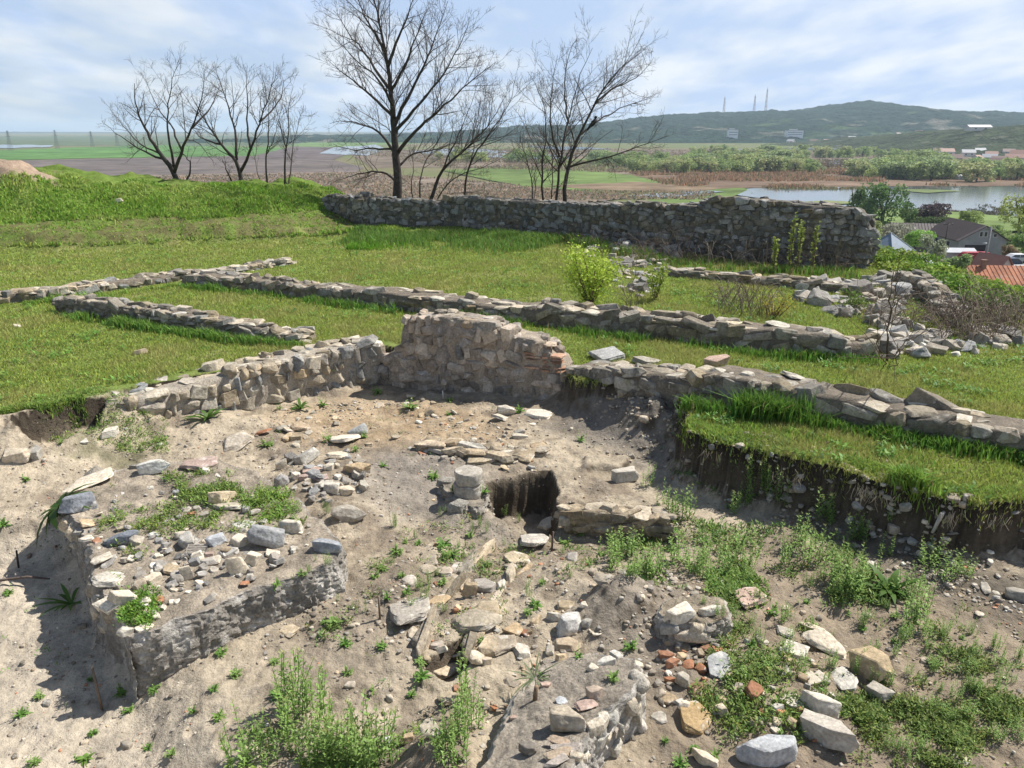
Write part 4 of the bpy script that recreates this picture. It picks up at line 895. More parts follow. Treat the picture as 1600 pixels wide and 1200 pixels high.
# the lush bank: taller and greener, thinning on its scarp
keep = ~low & (g.random(len(x)) < np.where(np.abs(bk_ - .42) < .26, .22 + .45 * n2, .95)); mb = MB(); p = np.stack([x, y, z - .01], 1)[keep]
p = p[np.hypot((p[:, 0] + 17.8) * .6, p[:, 1] - 27.9) > 1.1 + .4 * fb2(p[:, 0], p[:, 1], 2, 3, 85)]
h = (.07 + .08 * g.random(len(p))) * (1 + .8 * fb2(p[:, 0], p[:, 1], 1.6, 3, 83)); h *= np.where(np.abs(bank(p[:, 0], p[:, 1]) - .42) < .24, .5, 1)
q = sst(-.2, .4, fb2(p[:, 0], p[:, 1], 1.1, 3, 84))[:, None]; c = gcol(len(p), g, (.24, .39, .06), .22, .05) * (1 - q) + gcol(len(p), g, (.36, .47, .11), .2, .08) * q
blades(mb, p, h, .010 + .0010 * np.hypot(p[:, 0], p[:, 1]), c, .5, True, seed=2)
# beyond the crest and along the wall's hidden side
tag(mb.build('bank_grass', M_GRASS), 'lush long grass growing on the bank', None, None, 'stuff')
# tufts and tall grass at the feet of the walls, on the trench lip and at the far wall
def along(pts, n, spread, g, shift=0.):
    q, p_, _ = resample([(a, b, 0) for a, b in pts], .05); i = g.integers(0, len(p_), n); t = np.gradient(p_[:, :2], axis=0); t /= np.linalg.norm(t, axis=1)[:, None]; nr = np.stack([t[:, 1], -t[:, 0]], 1)
    if np.mean(np.sum(nr * p_[:, :2], 1)) > 0: nr = -nr
    d = np.abs(g.normal(0, spread, n)) + shift; xy = p_[i, :2] + nr[i] * d[:, None] + g.normal(0, .03, (n, 2)); return xy[:, 0], xy[:, 1]
mb = MB()
def tuft_line(px, z, n, spread, h0, h1, base, shift=0., seed=0, dry=.05, clump=1.5, w=.010):
    g = np.random.default_rng(seed); x, y = along(PXY(px, z), n, spread, g, shift); k = fb2(x, y, clump, 3, seed) + g.normal(0, .2, n) > -.12; x, y = x[k], y[k]
    k = clear_of_walls(x, y, -.03) & (edge_s(x, y) > -.04); x, y = x[k], y[k]
    zz = ground(x, y); hh = (h0 + (h1 - h0) * g.random(len(x))) * (1 + .6 * fb2(x, y, 2, 2, seed + 1)); blades(mb, np.stack([x, y, zz - .01], 1), hh, w * (1 + .5 * g.random(len(x))) + .0006 * np.hypot(x, y), gcol(len(x), g, base, .25, dry), .45, True, seed)
DG, MG, YG = (.14, .27, .045), (.24, .38, .07), (.30, .38, .10)
tuft_line([(985, 634), (1100, 646), (1200, 662), (1300, 678), (1400, 694), (1500, 712), (1640, 732), (1800, 756)], .55, 7500, .10, .05, .20, DG, -.04, 101, clump=2.6)
tuft_line([(1130, 662), (1240, 678), (1340, 700), (1500, 730)], .58, 900, .2, .04, .10, MG, 0, 102)
tuft_line([(1150, 655), (1260, 666)], .55, 900, .10, .25, .42, DG, 0, 103)
tuft_line([(100, 496), (220, 516), (330, 532), (400, 540), (470, 545)], .52, 5000, .08, .07, .20, (.18, .32, .06), -.03, 104)
tuft_line([(290, 452), (430, 466), (540, 482), (640, 495), (870, 520), (1000, 535), (1100, 549), (1200, 566), (1372, 574)], .5, 6000, .12, .08, .2, DG, -.02, 105)
tuft_line([(560, 360), (700, 362), (800, 366), (880, 376)], .7, 22000, 1.1, .06, .27, (.17, .29, .06), 0, 106, clump=1.2)
tuft_line([(880, 376), (960, 392), (1082, 412), (1340, 428)], .6, 4500, .35, .10, .3, DG, 0, 107, dry=.3)
tuft_line([(40, 476), (160, 465), (280, 448)], .52, 2200, .1, .06, .14, MG, 0, 108)
tuft_line([(90, 470), (150, 478), (210, 490)], .55, 900, .12, .15, .35, MG, .0, 109)
tuft_line([(1040, 662), (1130, 690), (1200, 708), (1290, 726), (1350, 742), (1420, 758), (1475, 778), (1540, 786), (1620, 782)], .62, 12000, .14, .03, .085, (.30, .42, .09), -.30, 110, dry=.08, clump=3)
tuft_line([(1400, 752), (1440, 764), (1475, 778)], .6, 900, .05, .12, .2, MG, .0, 111)
tuft_line([(0, 656), (70, 643), (165, 620)], .55, 5000, .12, .05, .11, (.28, .40, .09), -.25, 112, clump=3)
tuft_line([(540, 388), (580, 372), (620, 366)], .6, 5000, .7, .07, .18, (.16, .34, .03), 0, 113, clump=.9)
tag(mb.build('tall_grass', M_GRASS), 'taller grass and tufts along the feet of walls and the trench lip', None, None, 'stuff')
# dead roots hanging from the trench lip
mb = MB(); g = np.random.default_rng(31)
for px, py, n in ((1355, 756, 34), (1485, 795, 30), (1380, 765, 18), (1240, 735, 16), (1120, 700, 12), (1560, 800, 16)):
    for _ in range(n):
        b = P(px + g.normal(0, 16), py + g.normal(0, 4), .56); d = np.array([-.4 + g.normal(0, .5), -.55 + g.normal(0, .4), -1 - g.random()]); d *= g.uniform(.04, .16) / np.linalg.norm(d)
        b = b + np.array([-.05, -.09, 0]); tube(mb, [b, b + d * .6 + np.array([d[1], d[0], 0]) * .3, b + d * 1.1], [.003, .0025, .0015], 3, (.33, .28, .21), False)
tag(mb.build('hanging_roots', M_TWIG), 'dead pale roots hanging out of the trench lip', None, None, 'stuff')

# ------------------------------------------------------------------ weeds
def leaf_strip(mb, b, d, ln, w, droop, col, seg=3, fold=.0):
    """one bent leaf blade from b along d"""
    d = np.array(d, float); d /= np.linalg.norm(d); s = np.cross(d, (0, 0, 1)); s /= np.linalg.norm(s) + 1e-9; V = []
    for k in range(seg + 1):
        t = k / seg; c = np.array(b) + d * ln * t - np.array([0, 0, 1]) * droop * ln * t * t; ww = w * math.sin(math.pi * (.12 + .86 * t)) / 2
        V += [c - s * ww + (0, 0, fold * ww), c + s * ww + (0, 0, fold * ww)]
    o = np.arange(seg)[:, None] * 2; mb.add(np.array(V), o + np.array([[0, 1, 3, 2]]), np.clip(np.array(col), .005, .7))
def weed_mesh(seed, stems, h, spread, tip=True):
    g = np.random.default_rng(seed); st = MB(); lf = MB()
    for k in range(stems):
        a = g.uniform(0, 6.3); r = spread * math.sqrt(g.random()); b = np.array([r * math.cos(a), r * math.sin(a), -.01]); hh = h * g.uniform(.55, 1.1); ln = np.array([math.cos(a), math.sin(a), 0]) * g.uniform(0, .25) * hh + g.normal(0, .04, 3) * hh
        pts = [b, b + ln * .35 + (0, 0, hh * .5), b + ln + (0, 0, hh)]; pts[1] = pts[1] + g.normal(0, .05, 3) * hh; tube(st, pts, [.0026, .0022, .0015], 3, np.array((.16, .24, .07)), False)
        n = int(11 * hh / .3) + 5; cb = np.array((.24, .37, .10)) * g.uniform(.8, 1.25)
        for j in range(n):
            t = .12 + .86 * j / n; c = np.array(pts[0]) * (1 - t) ** 2 + 2 * t * (1 - t) * np.array(pts[1]) + t * t * np.array(pts[2]); az = j * 2.4 + g.uniform(0, .6)
            leaf_strip(lf, c, (math.cos(az), math.sin(az), g.uniform(.5, 1.4)), h * g.uniform(.15, .24) * (1.15 - .55 * t), .013 + .005 * g.random(), .35, cb * g.uniform(.8, 1.2), 2)
        if tip:
            for j in range(9):
                az = g.uniform(0, 6.3); leaf_strip(lf, pts[2] + g.normal(0, .006, 3), (math.cos(az), math.sin(az), 1.1), .018, .012, 0, np.array((.42, .46, .17)) * g.uniform(.8, 1.2), 1)
    return st, lf
def proto(name, parts, label, cat):
    r = empty(name, (0, 0, -60), label, cat)
    for pn, mb, m in parts: mb.build(pn, m, r, True)
    return r
def kill(r):
    for c in list(r.children): bpy.data.objects.remove(c)
    bpy.data.objects.remove(r)
def single(name, mbs, m):                  # one mesh plant
    a = MB()
    for q in mbs:
        for V, C in zip(q.v, q.c): pass
        n0 = a.n; a.v += q.v; a.c += q.c; a.f += [f + n0 for f in q.f]; a.n += q.n
    o = a.build(name, m, None, True); me = o.data; bpy.data.objects.remove(o); return me
WEED = [single('tall_weed', weed_mesh(500 + k, 7 + 3 * (k % 3), .30, .095), M_LEAF) for k in range(6)]
def place(me, name, px, py, hpx, h0, label, cat, group, g, top=True, wmul=1.):
    b = G(px, py, top); dep = b[1] * CP + (CAMZ - b[2]) * SP; view = math.atan2(CAMZ - b[2], math.hypot(b[0], b[1])); hw = hpx * dep / F / math.cos(view); s = hw / h0
    o = bpy.data.objects.new(name, me); COL.objects.link(o); o.location = tuple(b); o.scale = (s * wmul * g.uniform(.9, 1.15), s * wmul * g.uniform(.9, 1.15), s); o.rotation_euler = (0, 0, g.uniform(0, 6.3)); return tag(o, label, cat, group)
g = np.random.default_rng(41)
W1 = [(950, 880), (965, 892), (985, 898), (1003, 884), (1020, 902), (1040, 872), (1060, 882), (1085, 892), (1100, 904), (1112, 872), (1130, 884), (1150, 898), (1165, 882), (1190, 908), (975, 870), (1075, 865), (1120, 900), (1050, 900), (1095, 880), (1010, 905), (1140, 868), (1175, 900)]
for p_ in W1[::2] + W1[1:9:3]: place(WEED[g.integers(6)], 'tall_weed', p_[0], p_[1], g.uniform(30, 52), .31, 'tall upright weed with pale tips in the patch beside the sunken ledge', 'weed', 'tall weeds by the sunken ledge', g)
W2 = [(1050, 800), (1066, 812), (1038, 794), (1145, 802), (1162, 792), (1180, 762), (1202, 772), (1010, 760), (1215, 790)]
for p_ in W2: place(WEED[g.integers(6)], 'tall_weed', p_[0], p_[1], g.uniform(34, 52), .31, 'tall weed between the squared cream block and the shaded trench', 'weed', 'weeds near the cream block', g, True, .8)
W3 = [(1240, 862), (1255, 852), (1233, 882), (1312, 922), (1326, 932), (1342, 912), (1300, 902), (1428, 982), (1438, 962), (1418, 942), (1282, 812), (1302, 822), (1392, 832), (1446, 884), (1502, 902), (1430, 930), (1265, 880), (1320, 890), (1350, 900), (1410, 1000), (1275, 860), (1480, 905), (1340, 850), (1380, 870)]
for p_ in W3: place(WEED[g.integers(6)], 'tall_weed', p_[0], p_[1], g.uniform(26, 54), .31, 'tall weed on the brown slope below the shaded trench face', 'weed', 'weeds below the trench face', g)
W4 = [(440, 1168), (455, 1128), (472, 1118), (492, 1138), (400, 1188), (420, 1200), (522, 1188), (547, 1198), (562, 1178), (582, 1190), (507, 1200), (470, 1180), (535, 1165), (600, 1200), (380, 1200), (450, 1100), (490, 1200), (565, 1205)]
for p_ in W4: place(WEED[g.integers(6)], 'tall_weed', p_[0], p_[1], g.uniform(50, 88), .31, 'tall weed with pale tips in the thicket at the bottom edge left of centre', 'weed', 'weeds at the bottom edge', g, True, .72)
W5 = [(700, 1196), (722, 1166), (737, 1136), (716, 1200), (700, 1180), (712, 1150), (735, 1100)]
for p_ in W5: place(WEED[g.integers(6)], 'tall_weed', p_[0], p_[1], g.uniform(48, 78), .31, 'slender weed in the hollow left of the plastered wall stub', 'weed', 'weeds beside the plastered wall stub', g, False, .7)
g = np.random.default_rng(43); k = 0
while k < 85:
    px, py = g.uniform(1080, 1600), g.uniform(880, 1195)
    if sdp(np.array([px]), np.array([py]), np.array([(1110, 880), (1300, 900), (1600, 1020), (1600, 1200), (1380, 1200), (1340, 1110), (1200, 1010), (1080, 1000)], float))[0] > 0: continue
    place(WEED[g.integers(6)], 'upright_weed', px, py, g.uniform(14, 32), .31, 'thin upright weed scattered over the right foreground slope', 'weed', 'upright weeds of the right foreground', g, True, .8); k += 1
k = 0
while k < 50:
    px, py = g.uniform(450, 960), g.uniform(800, 960)
    place(WEED[g.integers(6)], 'upright_weed', px, py, g.uniform(10, 24), .31, 'thin upright weed on the pale soil of the dig centre', 'weed', 'upright weeds of the dig centre', g, True, .6); k += 1
# leafy rosettes
def rosette_mesh(seed, n, ln, w, up=.55, col=(.085, .16, .03)):
    g = np.random.default_rng(seed); mb = MB()
    for k in range(n):
        a = k * 2.4 + g.uniform(0, .5); e = up * g.uniform(.5, 1.6); l = ln * g.uniform(.55, 1.1)
        leaf_strip(mb, (0, 0, .0), (math.cos(a), math.sin(a), e), l, w * g.uniform(.8, 1.2), .5 * g.uniform(.5, 1.3), np.array(col) * g.uniform(.75, 1.3), 4, .3)
    return mb
ROS = [single('rosette_weed', [rosette_mesh(600 + k, 18, .095, .019, .9, [(.12, .24, .045), (.16, .28, .055), (.19, .29, .08)][k % 3]), weed_mesh(650 + k, 4, .10, .05, False)[1]], M_LEAF) for k in range(6)]
R1 = [(65, 1085), (140, 1065), (187, 1085), (202, 1118), (236, 1082), (152, 1150), (238, 1172), (60, 1196), (260, 1176), (130, 1200), (25, 1120), (5, 830), (8, 935), (40, 750), (100, 700)]
R2 = [(430, 1042), (542, 1062), (352, 1030), (440, 972), (500, 972), (532, 972), (600, 942), (620, 862), (656, 852), (690, 852), (560, 702), (572, 690), (412, 690), (500, 632), (470, 945), (545, 1010), (600, 1010), (510, 1000), (370, 1060), (330, 1075), (640, 1080), (655, 1060), (430, 1085), (300, 1120), (345, 1120), (585, 1080), (665, 1030)]
R3 = [(640, 850), (700, 880), (760, 890), (720, 900), (690, 905), (740, 840), (600, 890), (640, 900), (580, 905), (630, 925), (850, 920), (905, 845), (880, 855), (930, 880), (945, 860), (730, 1010), (745, 1012), (830, 970), (840, 945), (900, 1030), (855, 1050), (960, 1060), (990, 1010), (580, 620), (640, 640), (700, 655), (820, 640), (700, 765), (680, 750), (750, 772), (600, 720), (520, 690), (430, 640), (700, 625), (900, 690)]
R4 = [(1085, 1180), (1060, 1195), (1045, 1150), (1120, 1170), (1160, 1110), (1150, 1060), (1200, 1040), (1260, 1060), (1180, 1000), (1300, 1120), (1340, 1130), (1220, 1140), (1240, 1150), (1100, 1100), (1400, 1010), (1450, 1040), (1500, 1000), (1350, 985), (1260, 940), (1200, 960), (1400, 960)]
for lst, lab, grp in ((R1, 'low green rosette weed on the bare sandy floor at the left edge', 'rosettes on the left floor'), (R2, 'low leafy weed on the soil between the earth platform and the dig centre', 'rosettes by the platform'), (R3, 'small low weed among the slabs and soil of the dig centre', 'rosettes of the dig centre'), (R4, 'low leafy weed in and around the white stone ring', 'rosettes round the stone ring')):
    for p_ in lst: place(ROS[g.integers(6)], 'rosette_weed', p_[0] + g.normal(0, 5), p_[1] + g.normal(0, 5), g.uniform(11, 24), .11, lab, 'weed', grp, g, True, g.uniform(.6, 1.0))
def dock(px, py, hpx, label, n=16, ln=.34, w=.045, up=1.0, col=(.085, .165, .03)):
    me = single('dock_plant', [rosette_mesh(int(px), n, ln, w, up, col)], M_LEAF); place(me, 'dock_plant', px, py, hpx, ln * .85, label, 'plant', None, g)
dock(1388, 928, 50, 'broad leaved dock plant by the tall weeds on the right slope', 22)
dock(325, 655, 34, 'leafy dock plant growing at the foot of the pale rubble wall', 12)
dock(112, 945, 40, 'spiky dock plant in the shade of the earth platform', 14, .3, .03, .5)
dock(516, 582, 24, 'small leafy plant growing out of the pale rubble wall face', 9)
dock(320, 545, 14, 'flat leafy plant on the left lawn near the rubble wall', 16, .3, .06, .35)
dock(835, 1062, 34, 'pale spiky grass tuft on top of the plastered wall stub', 26, .3, .012, .5, (.16, .20, .10))
dock(470, 640, 24, 'dark leafy plant at the wall foot near the shaded corner', 12)
# the big dock clinging to the platform's shaded corner
b = G(100, 800); o = bpy.data.objects.new('dock_plant', single('dock_plant', [rosette_mesh(77, 22, .42, .085, .35, (.06, .13, .02))], M_LEAF)); COL.objects.link(o); o.location = (b[0] - .02, b[1] - .02, b[2] - .05); o.rotation_euler = (0, R(-35), R(10))
tag(o, 'large dark green dock plant hanging off the left corner of the earth platform', 'plant')

# creeping ground cover
def cover(name, spec, seed, label, top=False):
    g = np.random.default_rng(seed); mb = MB()
    for poly, n, h, base, cl in spec:
        pp = np.array(poly, float); lo, hi = pp.min(0), pp.max(0); q = g.uniform(lo, hi, (n * 3, 2)); q = q[sdp(q[:, 0], q[:, 1], pp) < 0][:n]
        w = P(q[:, 0], q[:, 1], .0 if not top else .33); x, y = w[:, 0], w[:, 1]
        f = .8 * fb2(x, y, 1.9, 3, seed) + .75 * fb2(x, y, 6, 3, seed + 3) + g.normal(0, .15, len(x)); k = f > cl + .20; x, y = x[k], y[k]
        z = ground_top(x, y) if top else ground(x, y)
        m = 6; n_ = len(x); xx = np.repeat(x, m) + g.normal(0, .022, n_ * m); yy = np.repeat(y, m) + g.normal(0, .022, n_ * m); zz = np.repeat(z, m)
        pt = np.stack([xx, yy, zz + np.abs(g.normal(0, h * .35, n_ * m))], 1); a = g.uniform(0, 6.3, n_ * m); e = g.uniform(.1, 1.4, n_ * m); d = np.stack([np.cos(a), np.sin(a), e], 1); d /= np.linalg.norm(d, axis=1)[:, None]
        s = np.stack([-np.sin(a), np.cos(a), 0 * a], 1); ln = (h * .72 * g.uniform(.4, 1.1, n_ * m))[:, None]; wd = ln * .17
        V = np.stack([pt, pt + d * ln * .5 - s * wd, pt + d * ln, pt + d * ln * .5 + s * wd], 1).reshape(-1, 3)
        c = np.repeat(gcol(n_, g, np.array(base) * 1.5, .25, .03), m, 0) * (1 + .12 * g.normal(0, 1, (n_ * m, 1))); mb.add(V, np.arange(len(V)).reshape(-1, 4), np.repeat(np.clip(c, .01, .6), 4, 0))
    return tag(mb.build(name, M_LEAF), label, None, None, 'stuff')
cover('ground_cover', [
    ([(1120, 900), (1300, 900), (1600, 1050), (1600, 1200), (1380, 1200), (1320, 1100), (1200, 1010), (1100, 1010)], 8500, .06, (.135, .18, .05), -.02),
    ([(1150, 980), (1330, 1000), (1420, 1120), (1380, 1200), (1250, 1200), (1130, 1190), (1080, 1120), (1090, 1020)], 4200, .06, (.13, .185, .045), .0),
    ([(1350, 1080), (1600, 1100), (1600, 1220), (1330, 1220)], 5000, .055, (.13, .18, .045), -.18),
    ([(940, 800), (1300, 830), (1460, 980), (1300, 980), (1000, 925)], 4200, .08, (.13, .20, .05), -.05),
    ([(1480, 950), (1620, 960), (1620, 1100), (1480, 1080)], 900, .05, (.12, .18, .05), .15),
    ([(150, 645), (265, 652), (262, 708), (190, 712), (60, 702), (60, 690)], 2400, .055, (.13, .2, .04), -.2),
    ([(380, 1060), (640, 1060), (700, 1210), (300, 1210)], 2300, .06, (.12, .19, .04), .05),
    ([(420, 930), (560, 840), (760, 800), (960, 840), (900, 940), (600, 1040), (440, 1040)], 4200, .06, (.13, .18, .05), .10),
    ([(420, 630), (900, 620), (1000, 700), (760, 720), (400, 700)], 900, .045, (.12, .17, .05), .22),
    ([(0, 850), (200, 1040), (300, 1200), (0, 1200)], 500, .05, (.11, .18, .04), .3),
    ([(1060, 690), (1190, 720), (1240, 790), (1130, 790), (1000, 720)], 1300, .06, (.09, .145, .035), .0),
    ([(1090, 860), (1200, 870), (1200, 960), (1120, 960)], 1100, .07, (.12, .2, .04), -.3),
    ([(500, 640), (600, 615), (610, 640), (520, 670)], 150, .045, (.11, .17, .04), .1)], 91, 'small creeping green weeds over the dug soil')
cover('platform_weeds', [([(130, 775), (330, 735), (430, 775), (480, 820), (440, 850), (300, 830), (220, 880), (160, 850)], 3600, .06, (.14, .20, .045), .05), ([(180, 900), (250, 930), (235, 985), (190, 975)], 700, .055, (.11, .20, .03), -.3), ([(255, 750), (330, 745), (420, 800), (380, 830), (300, 800)], 1800, .065, (.125, .19, .04), -.12), ([(330, 790), (450, 770), (470, 800), (420, 830)], 900, .06, (.14, .22, .04), -.2)], 92, 'green chickweed growing over the earth platform', True)

g = np.random.default_rng(93); mb = MB(); x, y = polar(26000, 7, 28, -38, 38, g); k = (sdp(x, y, DIG) > .05) & (sdp(x, y, EDGE) < 0); x, y = x[k], y[k]; k = (fb2(x, y, 1.3, 3, 95) + .8 * fb2(x, y, 4, 3, 96) + g.normal(0, .1, len(x)) > .42) & clear_of_walls(x, y) & (bank(x, y) < .9); x, y = x[k], y[k]
z = ground(x, y); m = 7; n_ = len(x); pt = np.stack([np.repeat(x, m) + g.normal(0, .03, n_ * m), np.repeat(y, m) + g.normal(0, .03, n_ * m), np.repeat(z, m) + g.uniform(.02, .06, n_ * m)], 1); a = g.uniform(0, 6.3, n_ * m); d = np.stack([np.cos(a), np.sin(a), g.uniform(.1, .8, n_ * m)], 1); sv = np.stack([-np.sin(a), np.cos(a), 0 * a], 1); ln = g.uniform(.03, .075, n_ * m)[:, None]
V = np.stack([pt, pt + d * ln * .5 - sv * ln * .22, pt + d * ln, pt + d * ln * .5 + sv * ln * .22], 1).reshape(-1, 3); mb.add(V, np.arange(len(V)).reshape(-1, 4), np.repeat(np.repeat(gcol(n_, g, (.16, .30, .06), .25), m, 0), 4, 0)); tag(mb.build('lawn_weeds', M_LEAF), 'darker clover and weed patches in the lawns', None, None, 'stuff')

# ------------------------------------------------------------------ leafy bushes
def bush_parts(seed, w, h, n, leaf, col, stems=9, lobes=7, up=.0, stemcol=(.16, .12, .08), dens=.5):
    g = np.random.default_rng(seed); st = MB(); lf = MB(); cs = []
    for k in range(stems):
        a = k * 2.4 + g.uniform(0, .6); r = w / 2 * g.uniform(.25, .95) * (1 - up); tp = np.array([r * math.cos(a), r * math.sin(a), h * g.uniform(.6, 1.0)])
        b = np.array([g.normal(0, .03 * w), g.normal(0, .03 * w), -.05]); m = (b + tp) / 2 + g.normal(0, .07, 3) * w + np.array([0, 0, h * .08]); tt = np.linspace(0, 1, 7)[:, None]; pts = b * (1 - tt) ** 2 + 2 * tt * (1 - tt) * m + tt ** 2 * tp
        tube(st, pts, np.linspace(.014, .004, 7) * max(w, h), 4, stemcol); cs.append(pts)
    for pts in cs:
        k = int(n / stems); t = np.clip(g.beta(2.2, 1.1, k), 0, 1) * 6; i = np.minimum(t.astype(int), 5); c = pts[i] + (pts[i + 1] - pts[i]) * (t - i)[:, None]
        c = c + g.normal(0, 1, (k, 3)) * np.array([w, w, h * .8]) * .085 * (1 - up * .6); c[:, 2] = np.abs(c[:, 2]); cl = vn3(c / (w * .16), seed); q = cl > -dens; c = c[q]; cl = cl[q]; k = len(c)
        d = g.normal(0, 1, (k, 3)); d[:, 2] = np.abs(d[:, 2]) * .6 + .1; d /= np.linalg.norm(d, axis=1)[:, None]; s = np.cross(d, g.normal(0, 1, (k, 3))); s /= np.linalg.norm(s, axis=1)[:, None]; ln = (leaf * g.uniform(.6, 1.3, k))[:, None]
        V = np.stack([c, c + d * ln * .5 - s * ln * .32, c + d * ln, c + d * ln * .5 + s * ln * .32], 1).reshape(-1, 3)
        C = np.array(col)[None] * (1 + .22 * g.normal(0, 1, (k, 1))) * (1 + .18 * cl[:, None]); lf.add(V, np.arange(4 * k).reshape(-1, 4), np.repeat(np.clip(C, .01, .8), 4, 0))
    return st, lf
def bush(name, loc, label, cat, seed, w, h, n, leaf, col, group=None, **kw):
    r = empty(name, loc, label, cat, group); st, lf = bush_parts(seed, w, h, n, leaf, col, **kw); st.build('stems', M_BARK, r); lf.build('foliage', M_LEAF, r); return r
bush('leafy_bush', P(922, 478, .55), 'bright yellow green bush growing behind the middle low wall', 'bush', 1, 1.35, 1.25, 4200, .06, (.42, .54, .08), stems=18)
bush('leafy_bush', P(1024, 474, .5), 'slim yellow green sapling bush right of the bright round bush', 'bush', 2, .5, .85, 620, .06, (.30, .38, .07), stems=6)
bush('leafy_shrub', P(1205, 500, .5), 'yellow flowering loose shrub in the grass behind the middle low wall', 'bush', 3, 1.0, .55, 700, .035, (.42, .36, .05), stems=16)
bush('leafy_shrub', P(1330, 492, .5), 'small green shrub beside the collapsed corner stones', 'bush', 4, .6, .5, 500, .05, (.14, .22, .04), stems=9)
for k, (px, hp) in enumerate(((1208, 62), (1232, 88), (1246, 92), (1268, 86))):
    b = P(px, 424, .56); bush('leafy_shoot', b, ['leftmost and shortest green shoot before the dark enclosure wall', 'second green leafy shoot from the left before the enclosure wall', 'tallest green leafy shoot before the enclosure wall', 'rightmost green leafy shoot before the enclosure wall'][k], 'shoot', 20 + k, .28, hp * b[1] / F, 170, .085, (.30, .37, .09), stems=3, up=.75)
# shrubs of the green slope past the plateau edge
SL = [(1368, 392, 440), (1392, 388, 440), (1420, 396, 445), (1448, 410, 455), (1474, 432, 466), (1440, 425, 475), (1500, 447, 480), (1528, 459, 492), (1470, 446, 490), (1556, 466, 498), (1590, 480, 506), (1625, 488, 516), (1510, 464, 508), (1405, 412, 452), (1550, 484, 516)]
for k, (px, pt, py) in enumerate(SL):
    b = P(px, py, .25); b = b * np.array([1.05, 1.05, 1]); Yb = b[1]; zt = at_dist(px, pt, Yb)[2]; b[2] = max(float(ground(b[0], b[1])) - .05, zt - 1.3); h = max(zt - b[2], .3); w = 62 * Yb / F
    bush('slope_shrub', b, 'bright green shrub in the thicket on the slope past the collapsed corner', 'shrub', 40 + k, w * 1.3, h, 1500, .075, [(.19, .31, .05), (.27, .36, .07), (.15, .26, .045)][k % 3], 'shrubs on the green slope', stems=14)

# ------------------------------------------------------------------ bare trees
def limb_tree(name, label, base_px, Y, limbs, seed, r0, dens=1., twig=1., depth=3, group=None, zb=None, cat='tree', droop=0., bark=(.07, .06, .054), spread=1.):
    """limbs: (start radius share, pixel polyline); the first one is the trunk. Every limb keeps its own distance so the crown has depth"""
    g = np.random.default_rng(seed); m = Y / F; tr = MB(); tw = MB(); b = at_dist(*base_px, Y)
    zg = float(ground(b[0], b[1])) if zb is None else zb
    root = empty(name, (b[0], b[1], zg), label, cat, group); O = np.array(root.location)
    def smooth(p, n):
        p = np.asarray(p, float); s = np.concatenate([[0], np.cumsum(np.linalg.norm(np.diff(p, axis=0), axis=1))]); q = np.linspace(0, s[-1], n); o = np.stack([np.interp(q, s, p[:, i]) for i in range(3)], 1)
        for _ in range(2): o[1:-1] = (o[:-2] + 2 * o[1:-1] + o[2:]) / 4
        return o, s[-1]
    def sprout(pts, ln, ra, rb, lev):
        if lev > depth: return
        n = len(pts); k = max(2, int(ln / ((.28, .24, .17, .14)[min(lev, 3)] * twig) * dens * g.uniform(.8, 1.2)))
        for j in range(k):
            t = g.uniform(.12 if lev > 1 else .3, .97); i = min(int(t * (n - 1)), n - 2); c = pts[i] + (pts[i + 1] - pts[i]) * (t * (n - 1) - i); d = pts[i + 1] - pts[i]; d /= np.linalg.norm(d)
            sd = np.cross(d, g.normal(0, 1, 3)); sd /= np.linalg.norm(sd); an = R(g.uniform(28, 62)); nd = d * math.cos(an) + sd * math.sin(an) + np.array([0, 0, .16 - droop]); nd /= np.linalg.norm(nd)
            l2 = ln * (1 - .55 * t) * g.uniform(.25, .55) * spread; l2 = min(max(l2, .2), 2.2); rr = min(max((ra + (rb - ra) * t) * g.uniform(.3, .5), .0038), .02)
            nn = 5 if lev < 2 else 4; q = [c]; dd = nd.copy()
            for _ in range(nn):
                dd = dd + g.normal(0, .13, 3) + np.array([0, 0, .035]); dd /= np.linalg.norm(dd); q.append(q[-1] + dd * l2 / nn)
            tube(tw, np.array(q) - O, np.linspace(rr, max(rr * .35, .003), len(q)), 4 if lev < 2 else 3, np.array(bark) * (1 + .5 * (lev - 1)), False); sprout(np.array(q), l2, rr, rr * .35, lev + 1)
    for k, (rs, pl) in enumerate(limbs):
        dz = 0 if k == 0 else g.normal(0, 1.0); n = len(pl); P3 = []
        for j, (px, py) in enumerate(pl):
            yy = Y + dz * (j / max(n - 1, 1)) * 1.6 + g.normal(0, .05); P3.append(at_dist(px, py, yy))
        if pl[0][1] >= base_px[1] - 2: P3[0][2] = zg - .15
        pts, ln = smooth(P3, max(8, 3 * n)); pts = pts + g.normal(0, .018, pts.shape) * (np.arange(len(pts)) > 0)[:, None]
        ra = r0 * rs * (1 if k == 0 else .8); rb = max(ra * .10, .006); rad = rb + (ra - rb) * (1 - np.linspace(0, 1, len(pts))) ** 1.25 ; rad[0] *= 1.25 if pl[0][1] >= base_px[1] - 2 else 1
        tube(tr, pts - O, rad, 7, bark); sprout(pts, ln, ra, rb, 1)
    tr.build('trunk', M_BARK, root); tw.build('branches', M_TWIG, root); return root
